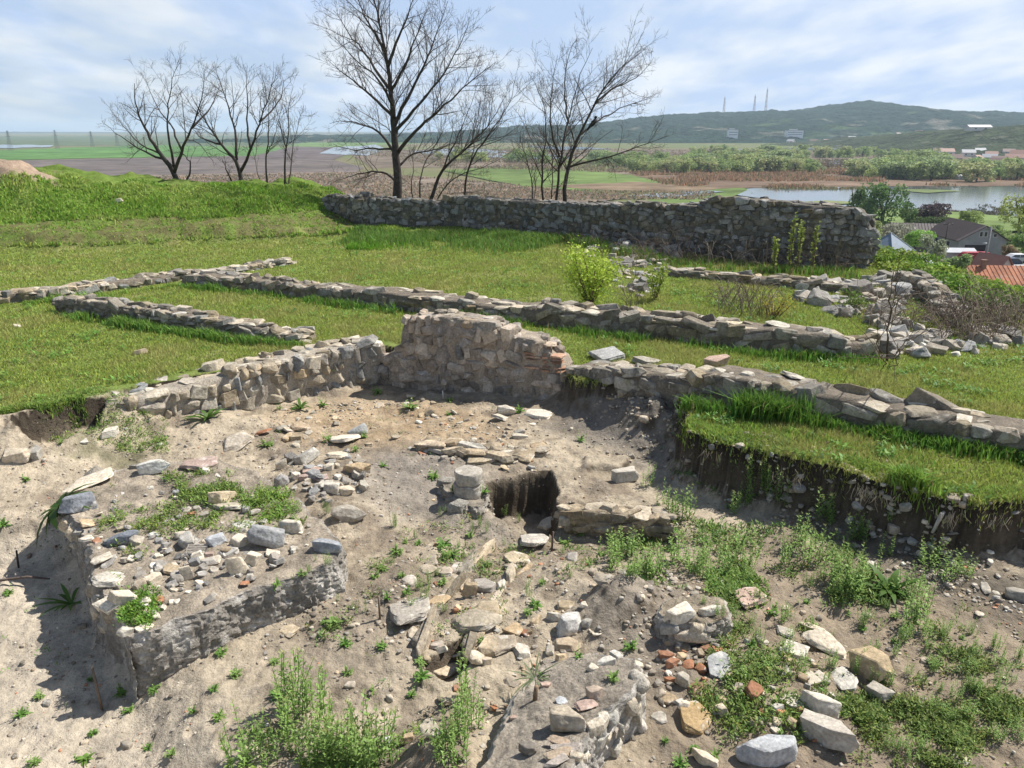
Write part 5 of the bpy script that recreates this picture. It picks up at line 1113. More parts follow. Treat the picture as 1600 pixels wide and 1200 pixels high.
limb_tree('bare_tree', 'tallest bare tree with a straight trunk rising behind the enclosure wall', (622, 312), 31, [
    (1, [(622, 312), (621, 270), (618, 230), (616, 190), (612, 150), (607, 110), (600, 70), (592, 30), (580, -25)]),
    (.5, [(621, 240), (640, 212), (672, 185), (705, 155), (735, 125), (775, 98)]), (.5, [(617, 195), (638, 150), (662, 105), (683, 55), (700, 2)]), (.45, [(617, 205), (650, 170), (690, 120), (720, 70), (735, 25)]),
    (.42, [(620, 246), (596, 206), (570, 196), (540, 188), (515, 192)]), (.45, [(617, 185), (582, 150), (548, 122), (512, 95)]), (.45, [(613, 145), (578, 95), (548, 55), (520, 15)]),
    (.45, [(606, 105), (622, 60), (640, 20), (652, -25)]), (.35, [(622, 290), (606, 268), (575, 268), (545, 276), (520, 285)]), (.4, [(602, 80), (580, 45), (562, 5), (550, -25)]),
    (.35, [(614, 165), (590, 120), (560, 100), (520, 55)]), (.4, [(612, 140), (632, 105), (650, 60), (668, 10)]), (.3, [(621, 262), (642, 240), (690, 232), (730, 215)]), (.3, [(619, 232), (585, 232), (550, 235), (520, 225)])], 5, .20, 1.0)
limb_tree('bare_tree', 'leaning many stemmed bare tree right of the tallest tree', (665, 306), 30.5, [
    (1, [(664, 308), (684, 276), (708, 248), (738, 226), (768, 190), (790, 150)]), (.8, [(720, 306), (730, 262), (752, 226), (775, 195), (800, 160), (806, 120)]), (.6, [(656, 308), (655, 275), (668, 245), (690, 215), (700, 170)]), (.5, [(672, 308), (690, 296), (720, 270), (760, 262), (800, 235)]),
    (.5, [(650, 308), (640, 285), (650, 262), (640, 235)]), (.5, [(690, 268), (710, 225), (730, 180), (745, 135)]), (.4, [(735, 255), (742, 215), (756, 170), (762, 130)]), (.5, [(668, 306), (700, 300), (735, 302), (770, 296)])], 6, .085, .85)
limb_tree('bare_tree', 'right bare tree with several thin dark trunks and a crow perched in it', (880, 308), 28.5, [
    (1, [(880, 310), (885, 262), (905, 212), (930, 160), (962, 112), (1000, 82)]), (.8, [(866, 310), (875, 245), (888, 185), (902, 125), (925, 75)]), (.65, [(850, 310), (846, 255), (856, 205), (850, 155), (825, 112)]), (.5, [(836, 310), (830, 268), (818, 240), (812, 205)]),
    (.55, [(886, 262), (930, 250), (985, 236), (1042, 212)]), (.5, [(874, 245), (858, 195), (862, 140), (872, 85)]), (.5, [(905, 212), (940, 185), (985, 160), (1010, 165)]), (.45, [(930, 160), (955, 140), (1000, 120), (1022, 90)]), (.45, [(888, 190), (880, 140), (885, 95), (900, 62)]), (.4, [(858, 310), (864, 270), (862, 230), (845, 200)])], 7, .10, .9)
limb_tree('bare_tree', 'far left bare tree forking low above the bank crest', (276, 280), 33, [
    (1, [(276, 282), (268, 262), (250, 240), (228, 205), (212, 165), (208, 130)]), (.8, [(272, 270), (284, 235), (300, 200), (315, 160), (320, 115)]), (.6, [(262, 252), (228, 238), (190, 215), (165, 195)]), (.6, [(272, 262), (262, 215), (262, 165), (272, 110), (282, 92)]), (.5, [(290, 278), (300, 258), (288, 240), (262, 236)]), (.5, [(284, 235), (270, 200), (240, 160), (225, 120)]), (.5, [(300, 200), (330, 170), (345, 130)]), (.45, [(250, 240), (215, 225), (175, 175)])], 8, .12, .85)
limb_tree('bare_tree', 'second bare tree from the left with a wide vase shaped crown', (377, 292), 33.5, [
    (1, [(377, 294), (376, 270), (368, 248), (345, 225), (318, 185), (300, 150)]), (.8, [(376, 268), (392, 235), (405, 190), (420, 150), (432, 110)]), (.7, [(370, 250), (368, 205), (355, 160), (340, 118), (335, 95)]), (.6, [(392, 235), (385, 190), (388, 140), (380, 100)]), (.55, [(345, 225), (315, 218), (295, 195)]), (.5, [(405, 190), (425, 175), (445, 140), (440, 115)]), (.45, [(362, 285), (352, 262), (348, 250)])], 9, .11, .85)
limb_tree('bare_tree', 'thin bare sapling between the vase shaped tree and the twin stems', (418, 295), 33, [(1, [(418, 297), (416, 255), (420, 210), (418, 170), (425, 130)]), (.7, [(410, 296), (402, 270), (398, 250), (405, 215)]), (.5, [(418, 240), (432, 205), (440, 170)])], 10, .045, .8)
limb_tree('bare_tree', 'thin twin stemmed bare sapling at the end of the bank', (449, 298), 32, [(1, [(446, 300), (445, 250), (452, 205), (450, 165), (458, 135)]), (.9, [(452, 300), (455, 250), (462, 205), (475, 165)]), (.5, [(448, 235), (438, 195), (430, 160)])], 11, .05, .9)
# bare shrubs within the walls
limb_tree('bare_shrub', 'bare thorny bush before the dark enclosure wall', (1066, 418), 21.0, [(1, [(1066, 418), (1060, 385), (1045, 350)]), (.8, [(1068, 418), (1078, 380), (1085, 345)]), (.7, [(1064, 418), (1040, 390), (1020, 372)]), (.7, [(1070, 418), (1095, 392), (1112, 378)])], 12, .022, .7, .8, 2, cat='shrub', bark=(.09, .07, .06))
limb_tree('bare_sapling', 'leafless sapling with a thin trunk standing right of the middle wall end', (1384, 582), 11.4, [(1, [(1384, 582), (1386, 530), (1390, 480), (1396, 425)]), (.5, [(1386, 580), (1400, 550), (1418, 530)]), (.4, [(1382, 582), (1376, 550), (1372, 525)]), (.4, [(1388, 500), (1398, 470), (1402, 440)]), (.35, [(1388, 582), (1402, 560), (1410, 545)])], 13, .022, .35, .8, 2, bark=(.10, .075, .06), spread=.8)
limb_tree('bare_shrub', 'dry brown twiggy shrub behind the middle low wall', (1160, 500), 15.2, [(1, [(1160, 500), (1158, 470), (1150, 440)]), (.9, [(1164, 500), (1172, 465), (1178, 440)]), (.9, [(1150, 500), (1140, 470), (1128, 450)])], 14, .012, .8, .7, 2, cat='shrub', bark=(.16, .12, .10))
limb_tree('bare_shrub', 'dry twiggy shrub beside the bright green bush', (985, 478), 14.6, [(1, [(985, 478), (975, 450), (968, 430)]), (.9, [(990, 478), (1000, 455), (1010, 440)]), (.9, [(982, 478), (990, 450), (992, 425)])], 15, .010, .9, .7, 2, cat='shrub', bark=(.18, .145, .12))
# tangles of dry brambles
mb = MB(); g = np.random.default_rng(61)
for poly, n, hz in (([(1440, 500), (1600, 490), (1600, 540), (1470, 545)], 420, .35), ([(1000, 400), (1340, 418), (1330, 432), (1000, 415)], 260, .35), ([(900, 372), (1010, 392), (1010, 412), (905, 392)], 140, .25), ([(1330, 470), (1440, 470), (1440, 530), (1340, 520)], 130, .2), ([(1120, 470), (1200, 470), (1200, 505), (1120, 500)], 90, .35)):
    pp = np.array(poly, float); k = 0
    while k < n:
        px, py = g.uniform(pp.min(0), pp.max(0))
        if sdp(np.array([px]), np.array([py]), pp)[0] > 0: continue
        b = P(px, py, .5); b[2] = max(float(ground(b[0], b[1])), .0); a = g.uniform(0, 6.3); l = g.uniform(.25, .8); d = np.array([math.cos(a), math.sin(a), 0]) * l; t = np.linspace(0, 1, 6)[:, None]; q = b + d * t + np.array([0, 0, 1]) * (hz * g.uniform(.3, 1.5) * 4 * t * (1 - t * g.uniform(.55, 1))) + g.normal(0, .015, (6, 3))
        tube(mb, q, [.006, .006, .005, .005, .004, .003], 3, np.array([(.20, .16, .125), (.13, .10, .085), (.26, .22, .17)][g.integers(3)]), False); k += 1
tag(mb.build('dry_brambles', M_TWIG), 'tangled dry brown brambles along the ruined walls', None, None, 'stuff')
# the crow
b = at_dist(927, 192, 28.2); cr = empty('crow', b, 'small black crow perched in the right bare tree', 'bird')
V, Fc = ICO[3]; q = V * np.array([.17, .075, .085]); q[:, 2] += .03 * V[:, 0]; q = np.concatenate([q, (V * np.array([.06, .05, .052])) + (.17, 0, .10)]); mb = MB(); mb.add(q, np.concatenate([Fc, Fc + len(V)]), (.012, .012, .014)); tube(mb, [(.21, 0, .10), (.27, 0, .085)], [.018, .003], 6, (.02, .02, .02))
tube(mb, [(-.12, 0, -.01), (-.22, 0, -.04), (-.32, 0, -.07)], [.05, .04, .03], 6, (.012, .012, .014)); [tube(mb, [(.02, s, -.06), (.03, s, -.15)], [.008, .006], 5, (.02, .02, .02)) for s in (-.03, .03)]
mb.build('body', M_PAINT, cr); cr.rotation_euler = (0, R(-35), R(20))

# pegs, sticks and scraps of the dig
def peg(px, py, hpx, rr, col, label, lean=(0, 0), name='peg', cat='peg'):
    b = G(px, py); dep = b[1] * CP + (CAMZ - b[2]) * SP; h = hpx * dep / F / .86; mb = MB(); tube(mb, [(0, 0, -.05), (lean[0] * h * .5, lean[1] * h * .5, h * .5), (lean[0] * h, lean[1] * h, h)], [rr, rr, rr * .9], 7, col); o = mb.build(name, M_WOOD); o.location = tuple(b); tag(o, label, cat)
peg(160, 1110, 68, .010, (.17, .13, .10), 'tall thin metal peg on the left floor with a clear shadow', (-.03, 0))
peg(594, 970, 36, .010, (.22, .165, .12), 'short wooden peg at the corner of the smooth grey brown slab')
peg(862, 862, 29, .011, (.14, .10, .08), 'rusty peg in front of the white slab by the square pit', (.05, 0))
peg(835, 1098, 26, .018, (.24, .17, .11), 'thick brown pipe stub standing on the plastered wall', (.1, 0))
peg(1344, 892, 22, .012, (.06, .045, .04), 'short dark peg beside the white flat stone on the weedy slope', (.15, 0))
peg(29, 888, 26, .010, (.07, .055, .05), 'dark peg at the left edge near the platform shadow', (.1, 0))
b = P(0, 905, -.18); mb = MB(); tube(mb, [(-.35, -.06, .03), (-.1, -.02, .05), (.15, .03, .06), (.36, .04, .03)], [.012, .014, .012, .008], 6, (.13, .10, .085)); o = mb.build('stick', M_WOOD); o.location = (b[0] + .1, b[1], float(ground(b[0], b[1]))); tag(o, 'long grey stick lying in the shadow left of the platform', 'stick')
b = G(693, 622); mb = MB(); tube(mb, [(0, 0, -.02), (-.01, -.02, .13)], [.012, .010], 6, (.6, .6, .58)); o = mb.build('marker_stick', M_PAINT); o.location = tuple(b); tag(o, 'small white marker stick in the shade under the tallest wall stub', 'marker')
b = G(1462, 836, False); mb = MB(); box(mb, (0, 0, .1), (.07, .02, .24), (.5, .49, .46), .6, .2); o = mb.build('marker_board', M_PAINT); o.location = tuple(b); tag(o, 'pale upright scrap of board against the shaded trench face', 'board')
b = G(605, 1162); mb = MB(); tube(mb, [(0, 0, -.02), (0, 0, .05), (.005, .0, .07)], [.028, .03, .022], 12, (.66, .66, .64)); o = mb.build('bottle_base', M_PAINT); o.location = tuple(b); o.rotation_euler = (.5, .2, 0); tag(o, 'white plastic bottle base stuck in the weeds at the bottom edge', 'bottle')
#@@FAR
# ------------------------------------------------------------------ the plain: fields, reed beds, pools
def sheet(name, px, lift, col, m=None, label=None, jag=1.2, seed=0, var=.0):
    g = np.random.default_rng(seed + 200); p = np.array(px + px[:1], float); s = np.concatenate([[0], np.cumsum(np.hypot(*np.diff(p, axis=0).T))]); n = int(s[-1] / 5); u = np.linspace(0, s[-1], n, endpoint=False)
    q = np.stack([np.interp(u, s, p[:, 0]), np.interp(u, s, p[:, 1])], 1); nz = fb2(u / 22, u * 0 + seed, 1, 4, seed); q[:, 1] += nz * jag; q[:, 1] = np.maximum(q[:, 1], 206.5)
    w = P(q[:, 0], q[:, 1], PLAIN + lift); b = bmesh.new(); vs = [b.verts.new(v) for v in w]; f = b.faces.new(vs); bmesh.ops.triangulate(b, faces=[f], ngon_method='EAR_CLIP')
    V = np.array([v.co[:] for v in b.verts]); Fc = np.array([[v.index for v in f.verts] for f in b.faces]); b.free()
    mb = MB(); mb.add(V, Fc, col); o = mb.build(name, m or M_PLAIN); return tag(o, label, None, None, 'structure')
sheet('distant_fields', [(-400, 214), (0, 213), (500, 212), (620, 214), (700, 222), (560, 224), (440, 228), (0, 228), (-400, 230)], .10, (.10, .13, .075), seed=1)
sheet('green_field', [(-400, 238), (0, 235), (120, 230), (250, 227), (450, 231), (405, 243), (200, 246), (0, 250), (-400, 257)], .35, (.09, .18, .05), seed=2, jag=.5)
sheet('hill_pasture', [(450, 226), (520, 217), (640, 214), (740, 214), (690, 222), (560, 228), (480, 232)], .2, (.13, .20, .075), seed=3)
sheet('ploughed_field', [(-400, 254), (0, 251), (220, 247), (420, 243), (520, 250), (570, 262), (520, 284), (-400, 288)], .3, (.135, .115, .105), seed=4, jag=.6)
sheet('ploughed_field', [(398, 243), (455, 229), (530, 230), (545, 240), (520, 250), (430, 246)], .4, (.12, .10, .095), seed=5, jag=.5)
sheet('dry_reeds', [(-400, 288), (200, 274), (560, 268), (760, 284), (900, 298), (1040, 303), (900, 318), (200, 318), (-400, 318)], .32, (.20, .16, .125), seed=6)
sheet('marsh_flat', [(540, 236), (700, 232), (950, 236), (1150, 232), (1650, 232), (1900, 240), (1900, 262), (1250, 264), (1050, 266), (980, 272), (700, 262), (580, 262)], .15, (.155, .125, .095), seed=7)
sheet('wet_meadow', [(690, 266), (800, 260), (930, 266), (1000, 276), (1130, 286), (1170, 296), (1120, 318), (1040, 318), (950, 303), (820, 292)], .4, (.13, .185, .06), seed=8)
sheet('wet_meadow', [(830, 252), (960, 246), (1050, 260), (1010, 268), (900, 264)], .25, (.14, .18, .065), seed=18)
sheet('reed_bed', [(985, 273), (1050, 266), (1250, 264), (1400, 266), (1650, 274), (1650, 291), (1380, 291), (1130, 294), (1050, 286)], .45, (.165, .118, .085), seed=9)
sheet('brown_marsh', [(850, 290), (1000, 284), (1130, 294), (1080, 300), (960, 298)], .5, (.20, .15, .10), seed=19)
sheet('lake', [(1118, 299), (1180, 294), (1290, 292.5), (1420, 289), (1620, 288), (1950, 290), (1950, 352), (1620, 343), (1540, 339), (1480, 331), (1360, 327), (1300, 323), (1200, 311)], .38, (.1, .1, .1), M_WATER, 'shallow lake below the village', seed=10)
for k, pl in enumerate(([(498, 240), (520, 230), (585, 226), (604, 232), (575, 243)], [(640, 236), (720, 231), (800, 236), (760, 241), (690, 243)], [(740, 243), (800, 239), (905, 243), (890, 248), (790, 247)], [(930, 250), (1010, 247), (1095, 253), (1040, 258), (970, 255)], [(1278, 255), (1310, 249), (1370, 248), (1382, 254), (1335, 259)], [(1140, 234), (1200, 231), (1310, 230), (1310, 233), (1180, 236)], [(820, 228), (900, 229), (960, 233), (880, 234)], [(-400, 229), (0, 226), (85, 226), (80, 229), (0, 232), (-400, 236)], [(1060, 300), (1110, 297), (1140, 299), (1090, 303)], [(980, 305), (1040, 301), (1100, 304), (1030, 309)])):
    sheet('pool', pl, .55 + .02 * k, (.1, .1, .1), M_WATER, None, 1.7, 20 + k)
sheet('lake_shore', [(1340, 329), (1400, 325), (1480, 330), (1620, 341), (1950, 350), (1950, 372), (1620, 362), (1400, 352)], .6, (.135, .185, .065), seed=11)
sheet('green_islet', [(1395, 297), (1440, 295), (1502, 298), (1450, 301)], .6, (.13, .165, .07), seed=12, jag=.8)
sheet('green_islet', [(1240, 316), (1290, 313), (1350, 316), (1300, 320)], .6, (.15, .17, .08), seed=13, jag=.8)
# reed tufts standing in the shallow water, and furrow stubble
mb = MB(); g = np.random.default_rng(71); lk = np.array([(1130, 299), (1290, 293), (1600, 289), (1620, 342), (1480, 331), (1360, 327)], float); n = 0
qx = g.uniform(1130, 1640, 9000); qy = 289 + 53 * g.beta(1.4, 1.0, 9000); k = (sdp(qx, qy, lk) < 0) & (fb2(qx, qy * 6, .012, 3, 5) + .5 * fb2(qx, qy * 6, .05, 2, 6) + g.normal(0, .12, 9000) > .10); k &= ~((qx < 1420) & (qy < 318) & (g.random(9000) < .85))
w = P(qx[k], qy[k], PLAIN + .38); m = len(w); hh = g.uniform(.15, .6, m); ww = g.uniform(.4, 1.8, m); pts = np.repeat(w, 5, 0) + g.normal(0, 1, (m * 5, 3)) * np.array([1, 1, 0]) * np.repeat(ww, 5)[:, None] * .4
blades(mb, pts, np.repeat(hh, 5), np.full(m * 5, .32), gcol(m * 5, g, (.13, .12, .085), .25), .6, False, 3)
tag(mb.build('reed_tufts', M_GRASS), 'dark reed tufts dotting the shallow lake', None, None, 'stuff')

mb = MB(); g = np.random.default_rng(73)
for poly, n, hh_, cl in (([(985, 271), (1050, 265), (1250, 263), (1400, 265), (1640, 272), (1640, 291), (1380, 292), (1130, 296), (1040, 288)], 9000, 1.7, (.36, .235, .15)), ([(520, 232), (950, 232), (1150, 236), (1100, 250), (980, 270), (700, 262)], 5000, 1.4, (.30, .24, .16)), ([(200, 276), (560, 269), (760, 284), (900, 298), (1120, 300), (1100, 312), (560, 312), (200, 300)], 5000, .9, (.36, .28, .20)), ([(1150, 295), (1300, 290), (1640, 286), (1640, 292), (1290, 296)], 1200, 1.0, (.28, .24, .13)), ([(1280, 250), (1380, 248), (1390, 260), (1270, 262)], 500, 1.4, (.18, .13, .09))):
    pp = np.array(poly, float); q = g.uniform(pp.min(0), pp.max(0), (n * 2, 2)); q = q[sdp(q[:, 0], q[:, 1], pp) < 0][:n]; w = P(q[:, 0], q[:, 1], PLAIN + .4); m = len(w); f = fb2(w[:, 0], w[:, 1], .02, 3, 99) > -.25; w = w[f]; m = len(w)
    pts = np.repeat(w, 4, 0) + g.normal(0, 1.2, (m * 4, 3)) * np.array([1, 1, 0]); blades(mb, pts, hh_ * g.uniform(.4, 1.1, m * 4), np.full(m * 4, 1.0), gcol(m * 4, g, cl, .28, .12, (.14, .17, .06)), .35, False, 5)
tag(mb.build('reeds', M_GRASS), 'dry brown reeds standing over the marsh', None, None, 'stuff')
# ------------------------------------------------------------------ hills
def ridge(name, prof, Yr, Y0, Y1, x0, x1, nx, ny, col, seed, bump=5., label='', mat_=M_FOREST):
    prof = np.array(prof, float); W_ = np.array([at_dist(a, b, Yr) for a, b in prof]); xs = np.linspace(x0, x1, nx); zr = np.interp(xs, W_[:, 0], W_[:, 2]); ys = np.concatenate([np.linspace(Y0, Yr, ny), np.linspace(Yr, Y1, ny // 3 + 2)[1:]])
    X, Y = np.meshgrid(xs, ys, indexing='ij'); t = np.where(Y < Yr, (Y - Y0) / (Yr - Y0), 1 - (Y - Yr) / (Y1 - Yr) * .8); f = np.clip(t, 0, 1); f = f ** .85 * (1.25 - .25 * f)
    sc = (Yr - Y0) / 1000; gl = fb2(X, Y * .6, .0035 / sc, 4, seed); f2 = f * (1 + .18 * gl * (1 - f) * 2)
    Z = PLAIN - 1 + (zr[:, None] - PLAIN) * f2 + bump * (fb2(X, Y, .02 / sc, 4, seed + 3) + .6 * fb2(X, Y, .07 / sc, 2, seed + 5)) * sst(.0, .1, f)
    op = fb2(X, Y, .006 / sc, 4, seed + 7) + .25 * (1 - 2 * f) - .12; C = np.array(col)[None, None] * (1 + .25 * fb2(X, Y, .03, 3, seed + 9))[..., None]; m = sst(.22, .65, op)[..., None]; C = C * (1 - m) + np.array((.085, .13, .05)) * m
    m = (sst(.35, .6, fb2(X, Y, .011 / sc, 3, seed + 11) + .3 * (.5 - f)))[..., None] * .6; C = C * (1 - m) + np.array((.22, .20, .16)) * m
    n2 = len(ys); i = np.arange(nx - 1)[:, None] * n2; j = np.arange(n2 - 1)[None]; mb = MB(); mb.add(np.stack([X, Y, Z], -1).reshape(-1, 3), np.stack([i + j, i + n2 + j, i + n2 + j + 1, i + j + 1], -1).reshape(-1, 4), C.reshape(-1, 3))
    o = tag(mb.build(name, mat_), label, None, None, 'structure')
    def hz(x, y): return float(np.interp(y, ys, [np.interp(x, xs, Z[:, k]) for k in range(n2)]))
    return hz
HILL = ridge('wooded_hill', [(560, 212), (700, 207), (760, 203), (800, 198), (860, 196), (900, 196), (960, 189), (1010, 182), (1060, 178), (1130, 175), (1200, 173), (1260, 170), (1300, 164), (1325, 159), (1345, 158), (1368, 160), (1400, 167), (1450, 172), (1500, 174), (1600, 176), (1750, 180), (2100, 190)], 2600, 1600, 4200, -700, 3200, 520, 150, (.022, .044, .030), 3, 7, 'long wooded hill across the marsh')
NEAR = ridge('village_ridge', [(1360, 236), (1420, 228), (1460, 219), (1500, 209), (1540, 200), (1580, 196), (1640, 192), (1760, 186), (2100, 190)], 1000, 780, 1500, 380, 1500, 260, 80, (.05, .065, .032), 13, 2.0, 'dark ridge behind the far village')
ridge('far_treeline', [(-900, 208), (-300, 206.6), (0, 206), (150, 207), (300, 206.5), (520, 208), (640, 207), (760, 206), (900, 208)], 6500, 6300, 7200, -9500, 1400, 300, 12, (.05, .065, .045), 23, 6, 'flat wooded horizon beyond the plain')

def on_hill(px, py, hz, y0, y1):
    for Y in np.linspace(y0, y1, 120):
        p = at_dist(px, py, Y)
        if p[2] < hz(p[0], Y): return np.array([p[0], Y, hz(p[0], Y)])
    return at_dist(px, py, y1)
# masts on the hill
def lattice(mb, h, w0, w1, r, n, col, col2=None):
    c = [np.array([a, b]) for a, b in ((-1, -1), (1, -1), (1, 1), (-1, 1))]
    for k in range(n):
        z0, z1 = h * k / n, h * (k + 1) / n; a = (w0 + (w1 - w0) * k / n) / 2; b = (w0 + (w1 - w0) * (k + 1) / n) / 2; cc = col if k % 2 or col2 is None else col2
        for q in range(4):
            p0 = np.array([*(c[q] * a), z0]); p1 = np.array([*(c[q] * b), z1]); p2 = np.array([*(c[(q + 1) % 4] * b), z1]); tube(mb, [p0, p1], r, 4, cc, False); tube(mb, [p0, p2], r * .7, 3, cc, False); tube(mb, [p1, p2], r * .6, 3, cc, False)
for px, pt, lab in ((1131, 150, 'shortest lattice mast on the hill crest, far left of the three'), (1178, 147, 'middle lattice mast on the hill crest'), (1196, 136, 'tallest lattice mast on the hill crest, right of the other two')):
    x = at_dist(px, 174, 2600)[0]; zb = HILL(x, 2600) - 3; zt = at_dist(px, pt, 2600)[2]; r = empty('radio_mast', (x, 2600, zb), lab, 'mast'); mb = MB(); lattice(mb, (zt - zb) * .9, 6, 2.2, .36, 9, (.42, .42, .42), (.45, .25, .22)); mb.build('tower', M_METAL, r); mb = MB(); tube(mb, [(0, 0, (zt - zb) * .88), (0, 0, zt - zb)], [.6, .4], 6, (.35, .2, .2)); mb.build('antenna', M_METAL, r)
for k, (px, pt, pb) in enumerate(((17, 204, 236), (90, 203, 233), (145, 205, 230), (184, 207, 228))):
    b = P(px, pb, PLAIN); h = at_dist(px, pt, b[1])[2] - PLAIN; r = empty('power_pylon', b, ['leftmost and nearest power pylon on the plain', 'second power pylon from the left on the plain', 'third power pylon from the left on the plain', 'farthest power pylon, behind the far left bare tree'][k], 'pylon'); mb = MB(); lattice(mb, h, 4.4, .8, .13, 7, (.10, .10, .105)); mb.build('tower', M_METAL, r)
    mb = MB(); [tube(mb, [(-a, 0, h * z), (0, 0, h * (z + .03)), (a, 0, h * z)], [.08, .2, .08], 4, (.10, .10, .105)) for a, z in ((4.5, .70), (3.6, .82), (2.6, .93))]; mb.build('crossarms', M_METAL, r)

# ------------------------------------------------------------------ buildings
def gable_house(name, label, loc, rz, Ln, Wd, wh, rh, wallc, roofc, over=.35, win=(), ribs=True, chim=(), roofm=None, group=None, door=None, cat='house', hip=0, simple=False):
    """ridge along local X; the gable ends face +X and -X"""
    r = empty(name, loc, label, cat, group, rz); mb = MB(); l, w = Ln / 2, Wd / 2
    V = [(-l, -w, -1), (l, -w, -1), (l, w, -1), (-l, w, -1), (-l, -w, wh), (l, -w, wh), (l, w, wh), (-l, w, wh), (-l + hip, 0, wh + rh), (l, 0, wh + rh)]
    mb.add(V, [np.array([[0, 1, 5, 4], [2, 3, 7, 6]]), np.array([[1, 2, 6, 5], [3, 0, 4, 7]]), np.array([[5, 6, 9], [7, 4, 8]])], wallc); mb.build('wall', M_PAINT, r, False)
    mb = MB(); t = .12; sl = rh / w; e = over
    for s in (-1, 1):
        a = np.array([(-l - e, s * (w + e), wh - sl * e), (l + e, s * (w + e), wh - sl * e), (l + e, 0, wh + rh), (-l - e + hip, 0, wh + rh)]); mb.add(np.concatenate([a + (0, 0, .02), a + (0, 0, t + .02)]), BOXF, roofc)
        if ribs and not simple:
            for k in range(int(Ln / .55) + 1):
                x = -l - e + .1 + k * .55
                if x > l + e: break
                f0 = 1 if x > -l - e + hip else (x + l + e) / max(hip, .01); p0 = np.array([x, s * (w + e), wh - sl * e + t + .05]); p1 = np.array([x, s * (w + e) * (1 - f0), wh - sl * e + (rh + sl * e) * f0 + t + .05]); tube(mb, [p0, p1], .035, 4, np.array(roofc) * 1.15, False)
    if hip: mb.add([(-l - e, -w - e, wh - sl * e + .1), (-l - e, w + e, wh - sl * e + .1), (-l - e + hip, 0, wh + rh + .14), (-l - e, -w - e, wh - sl * e), (-l - e, w + e, wh - sl * e), (-l - e + hip, 0, wh + rh)], [np.array([[0, 2, 1], [3, 4, 5]]), np.array([[0, 1, 4, 3]])], roofc)
    rf = mb.build('roof', roofm or M_PAINT, r, False)
    if chim:
        for cx, cy, cw, ch_, cc in chim:
            m2 = MB(); box(m2, (cx, cy, wh + rh + ch_ / 2 - .6), (cw, cw, ch_ + .6), cc); box(m2, (cx, cy, wh + rh + ch_ - .28), (cw * 1.25, cw * 1.25, .12), np.array(cc) * .8); m2.build('chimney', M_STONE, rf, False)
    for face, u, z, ww, hh in win:          # face 0: +X gable, 1: -Y side, 2: +Y side, 3: -X gable
        m1, m2 = MB(), MB()
        for m_, gr, cl, th in ((m1, .09, (.62, .62, .6), .06), (m2, 0, (.03, .035, .045), .09)):
            if face in (0, 3): s = 1 if face == 0 else -1; box(m_, (s * (l + .01), u, z), (th, ww + gr * 2, hh + gr * 2), cl)
            else: s = -1 if face == 1 else 1; box(m_, (u, s * (w + .01), z), (ww + gr * 2, th, hh + gr * 2), cl)
        f = m1.build('window', M_PAINT, r, False); m2.build('pane', M_GLASS, f, False)
    if door:
        face, u, ww, hh, cl = door; m1 = MB()
        if face == 0: box(m1, (l + .03, u, hh / 2), (.1, ww, hh), cl)
        else: box(m1, (u, -w - .03, hh / 2), (ww, .1, hh), cl)
        m1.build('door', M_WOOD, r, False)
    return r
VG = PLAIN + 3.5
c0 = at_dist(1532, 398, 138); dh = R(-93); ux, uy = math.cos(dh), math.sin(dh)
gable_house('dark_roofed_house', 'grey house with a large dark brown metal roof and two gable windows below the ruin', (c0[0] - ux * 6.2, c0[1] - uy * 6.2, VG), dh, 12.4, 8.2, 2.9, 2.4, (.30, .31, .32), (.075, .058, .055), .5, [(0, -.55, 3.9, .45, .8), (0, .25, 3.9, .45, .8), (0, 1.9, 3.7, .5, .5), (1, -2, 1.6, 1.0, 1.1), (1, 2.5, 1.6, 1.0, 1.1)], chim=(), door=(0, -1.2, 3.6, 2.0, (.05, .045, .05)))
c1 = at_dist(1437, 380, 152); gable_house('dark_roofed_shed', 'long dark roofed wing to the left of the grey house', (c1[0], c1[1], VG), R(-14), 11, 6, 2.2, 1.9, (.22, .20, .19), (.07, .055, .052), .4, [(1, 0, 1.3, .9, .8)])
c2 = at_dist(1388, 392, 116)
r = empty('blue_roofed_hut', (c2[0], c2[1], VG - .2), 'small hut with a pale blue pointed roof beside the enclosure wall end', 'hut', None, .5); mb = MB(); box(mb, (0, 0, 2.0), (4.6, 4.6, 5.2), (.26, .30, .36)); mb.build('wall', M_PAINT, r, False)
mb = MB(); e = 2.7; mb.add([(-e, -e, 4.5), (e, -e, 4.5), (e, e, 4.5), (-e, e, 4.5), (0, 0, 7.1), (0, 0, 4.7)], [np.array([[0, 1, 4], [1, 2, 4], [2, 3, 4], [3, 0, 4]]), np.array([[1, 0, 5], [2, 1, 5], [3, 2, 5], [0, 3, 5]])], (.17, .22, .28)); [tube(mb, [(sx_ * e, sy_ * e, 4.55), (0, 0, 7.15)], .06, 5, (.35, .40, .45), False) for sx_ in (-1, 1) for sy_ in (-1, 1)]; mb.build('roof', M_PAINT, r, False)
c3 = at_dist(1578, 430, 98); gable_house('rusty_roofed_house', 'long low house with a rusty orange sheet roof and a white wall', (c3[0] + 1.6, c3[1], -17.4), R(-4), 18, 6.0, 3.0, 1.8, (.52, .51, .48), (.38, .155, .085), .4, [(1, -5, 1.9, .8, .9), (1, -1, 1.9, .8, .9), (1, 3, 1.9, .8, .9)], True, ((-6.6, .8, .7, 1.5, (.26, .15, .11)), (-5.2, -.3, .55, 1.1, (.30, .18, .13)), (1.6, .6, .7, 1.2, (.33, .31, .29))), M_RUST, hip=2.2)
c4 = at_dist(1552, 405, 107); gable_house('white_gable_annex', 'little white trimmed gable behind the rusty roof', (c4[0], c4[1], VG - .3), R(-68), 4, 3.4, 3.4, 1.9, (.5, .5, .5), (.25, .13, .10), .3, [(0, 0, 3.0, .6, .7)], False)
